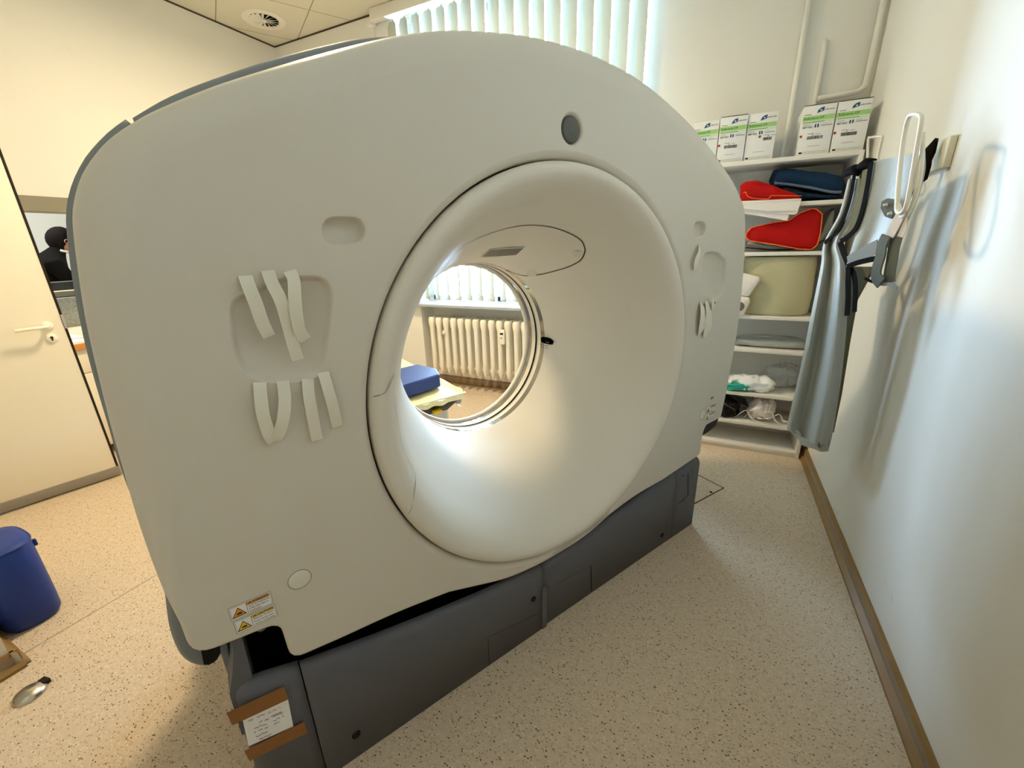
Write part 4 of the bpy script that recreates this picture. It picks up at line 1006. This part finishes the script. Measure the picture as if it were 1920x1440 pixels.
def ap(x, y, off=0): return on_plane(x, y, pa_+AN*off, AN)
apn = thing('lead_apron', 'grey radiation apron with black binding hanging on the wall beside the bookcase', 'apron', (.5, 2.3, .55))
def cloth(L, R_, off, fold, nx=12, cols=1):
    """sheet between a left and a right pixel edge (same number of points), with vertical folds"""
    A = spline([Vector((a, b, 0)) for a, b in L], 5); B = spline([Vector((a, b, 0)) for a, b in R_], 5); rows = []
    for j, (a, b) in enumerate(zip(A, B)):
        v = j/(len(A)-1); row = []
        for i in range(nx+1):
            u = i/nx; p = a.lerp(b, u); row.append(ap(p.x, p.y, off+fold*math.sin(u*math.pi*3.1+v*.7+.5)*(.35+.65*min(1, v*1.6))))
        rows.append(row)
    m = MB(); m.grid(rows); return m
front = cloth([(1592, 335), (1575, 400), (1546, 455), (1540, 500), (1522, 590), (1502, 690), (1478, 793), (1480, 806)], [(1612, 335), (1600, 400), (1576, 455), (1588, 500), (1588, 590), (1580, 690), (1563, 800), (1552, 846)], 0, .024, 20)
obj('front_panel', front, 'apron', apn, mods=[solid(.006, 0)])
hem = MB(); P = spline([Vector((a, b, 0)) for a, b in ((1480, 806), (1492, 818), (1500, 826), (1504, 834), (1528, 842), (1540, 847), (1552, 846))], 3)
rows = [[ap(p.x, p.y-14, .004) for p in P], [ap(p.x, p.y, .004) for p in P]]; hem.grid(rows); obj('bottom_hem', hem, 'apron', apn, mods=[solid(.007, 0)])
q = ap(1535, 834, .02); lg = MB(); lg.tube([ap(a, b, .02) for a, b in ((1534, 828), (1537, 833), (1533, 836), (1538, 840))], .003, 5).tube([ap(1531, 833, .02), ap(1541, 837, .02)], .002, 5); obj('maker_mark', lg, 'ink', apn)
upper = cloth([(1633, 303), (1629, 340), (1622, 380), (1612, 420), (1602, 455), (1594, 480), (1588, 500)], [(1733, 285), (1733, 320), (1722, 365), (1706, 405), (1688, 440), (1668, 462), (1648, 470)], .03, .006)
obj('upper_panel', upper, 'apron', apn, mods=[solid(.008, 0)])
def bind(px, w, off, m='apronb', name='binding', th=.003):
    P0 = spline([Vector((a, b, 0)) for a, b in px], 4); P = [ap(p.x, p.y, off) for p in P0]; n = len(P); sd = []
    for i in range(n): sd.append((P[min(i+1, n-1)]-P[max(i-1, 0)]).cross(AN))
    return obj(name, MB().ribbon(P, w, sd), m, apn, mods=[solid(th, 0)])
bind([(1633, 304), (1628, 340), (1618, 390), (1606, 425), (1592, 442), (1576, 453)], .022, .044)
bind([(1624, 318), (1617, 355), (1608, 395), (1596, 428), (1584, 446)], .03, .036, 'khaki', 'lining_strip')
bind([(1602, 328), (1596, 365), (1586, 400), (1572, 432), (1546, 455)], .016, .02)
bind([(1575, 453), (1582, 475), (1590, 497), (1590, 530), (1590, 560), (1588, 592)], .026, .034)
bind([(1588, 500), (1610, 492), (1645, 484)], .020, .05)
bind([(1590, 498), (1600, 512), (1604, 540), (1602, 585)], .022, .03)
bind([(1590, 492), (1615, 477), (1646, 462)], .052, .046, 'apron2', 'waist_belt')
for px in ([(1580, 330), (1592, 322), (1602, 318), (1610, 322), (1606, 328)], [(1606, 322), (1615, 312), (1626, 306), (1634, 305), (1632, 316)]):
    obj('shoulder_cap', MB().tube([ap(a, b, .03) for a, b in px], [.008, .016, .02, .018, .01], 10), 'apronb', apn)
bpn = MB(); Pk = [(1590, 560), (1604, 560), (1592, 640), (1578, 740), (1563, 808), (1556, 806), (1566, 740), (1580, 640)]
def wp_(x, y, off=-.09): return ap(x, y, off)
rows = []
for (a, b), (c, d) in zip([(1572, 500), (1572, 560), (1570, 640), (1562, 740), (1548, 795)], [(1640, 500), (1606, 562), (1592, 640), (1576, 740), (1561, 811)]):
    rows.append([wp_(a+(c-a)*i/6, b+(d-b)*i/6) for i in range(7)])
bpn.grid(rows); obj('back_panel', bpn, 'khaki', apn, mods=[solid(.012, 0)])
obj('shoulder_patch', MB().poly([ap(a, b, .045) for a, b in ((1654, 378), (1664, 372), (1682, 374), (1682, 398), (1672, 410), (1660, 406), (1652, 390))]), 'velcro', apn, mods=[solid(.004, 0)])
for q in ((1663, 385), (1671, 401)):
    m = MB(); m.lathe([(.001, .012), (.006, .010), (.009, .003)], (0, 0, 0), 'z', 12, M_=Matrix.Translation(ap(*q, .05)) @ AN.to_track_quat('Z', 'Y').to_matrix().to_4x4())
    obj('snap_button', m, 'chrome', apn)
bind([(1688, 402), (1680, 420), (1668, 442)], .04, .05, 'pink', 'pale_strap'); bind([(1694, 404), (1695, 425), (1688, 444)], .026, .045, 'pink', 'pale_strap')
bind([(1662, 442), (1654, 460), (1651, 480), (1645, 500), (1643, 518), (1652, 531)], .042, .055, 'velcro', 'velcro_strap', .006)
bind([(1682, 444), (1676, 465), (1672, 490), (1668, 512), (1667, 530)], .045, .04, 'velcro', 'velcro_strap', .006)
bind([(1622, 522), (1632, 527), (1642, 530)], .010, .03, 'apronb', 'strap_end'); bind([(1644, 530), (1656, 533), (1668, 533), (1682, 540)], .012, .05, 'apron2', 'strap_end'); bind([(1730, 290), (1727, 320), (1718, 350), (1704, 378), (1692, 398)], .007, .045)
ap2 = thing('lead_apron', 'black collared radiation apron hanging behind the grey apron at the rail end', 'apron', (.62, 2.15, 1.5))
m = MB(); rows = []
for (a, b), (c, d) in zip([(1728, 292), (1730, 310), (1728, 325), (1724, 345)], [(1757, 259), (1752, 285), (1745, 310), (1735, 335)]): rows.append([at(a+(c-a)*i/4, b+(d-b)*i/4, 0, XR-.04-.02*(1-i/4)) for i in range(5)])
m.grid(rows); obj('collar', m, 'apronb', ap2, mods=[solid(.015, 0)])

# ------------------------------------------------------------------ light: overcast daylight at the window, warm ceiling lamp, added fill lights
w = bpy.data.worlds.new('overcast_sky'); S.world = w; w.use_nodes = True
bg = w.node_tree.nodes['Background']; bg.inputs['Color'].default_value = (.54, .72, 1, 1); bg.inputs['Strength'].default_value = 92
def area(name, loc, rot, sx, sy, power, col, portal=False, spread=None):
    l = bpy.data.lights.new(name, 'AREA'); l.shape = 'RECTANGLE'; l.size = sx; l.size_y = sy; l.energy = power; l.color = col
    if spread: l.spread = spread
    if portal: l.cycles.is_portal = True
    o = bpy.data.objects.new(name, l); COL.objects.link(o); o.location = loc; o.rotation_euler = rot; return o
area('window_portal', ((WX0+WX1)/2, YN+.15, (WZ0+ZT)/2), (math.radians(-90), 0, 0), WX1-WX0, ZT-WZ0, 1, (1, 1, 1), True)
WARM = (1, .80, .50)
area('warm_lamp_or_fill', (-2.25, 2.0, ZC-.02), (0, 0, 0), .3, .3, 84, WARM, spread=math.radians(170))
area('warm_lamp_or_fill', (-1.6, -1.0, ZC-.02), (0, 0, 0), .6, .6, 3, WARM)  # added warm fill on the viewer's side, warms the scanner front
area('control_room_fill', (-5.8, 1.2, ZC-.05), (0, 0, 0), 1.0, 1.0, 70, (.86, .95, 1))  # added cool fill standing in for daylight in the control room
S.cycles.use_denoising = True
S.cycles.max_bounces = 10; S.cycles.diffuse_bounces = 6; S.cycles.transparent_max_bounces = 12
S.cycles.caustics_reflective = False; S.cycles.caustics_refractive = False
S.cycles.sample_clamp_indirect = 6
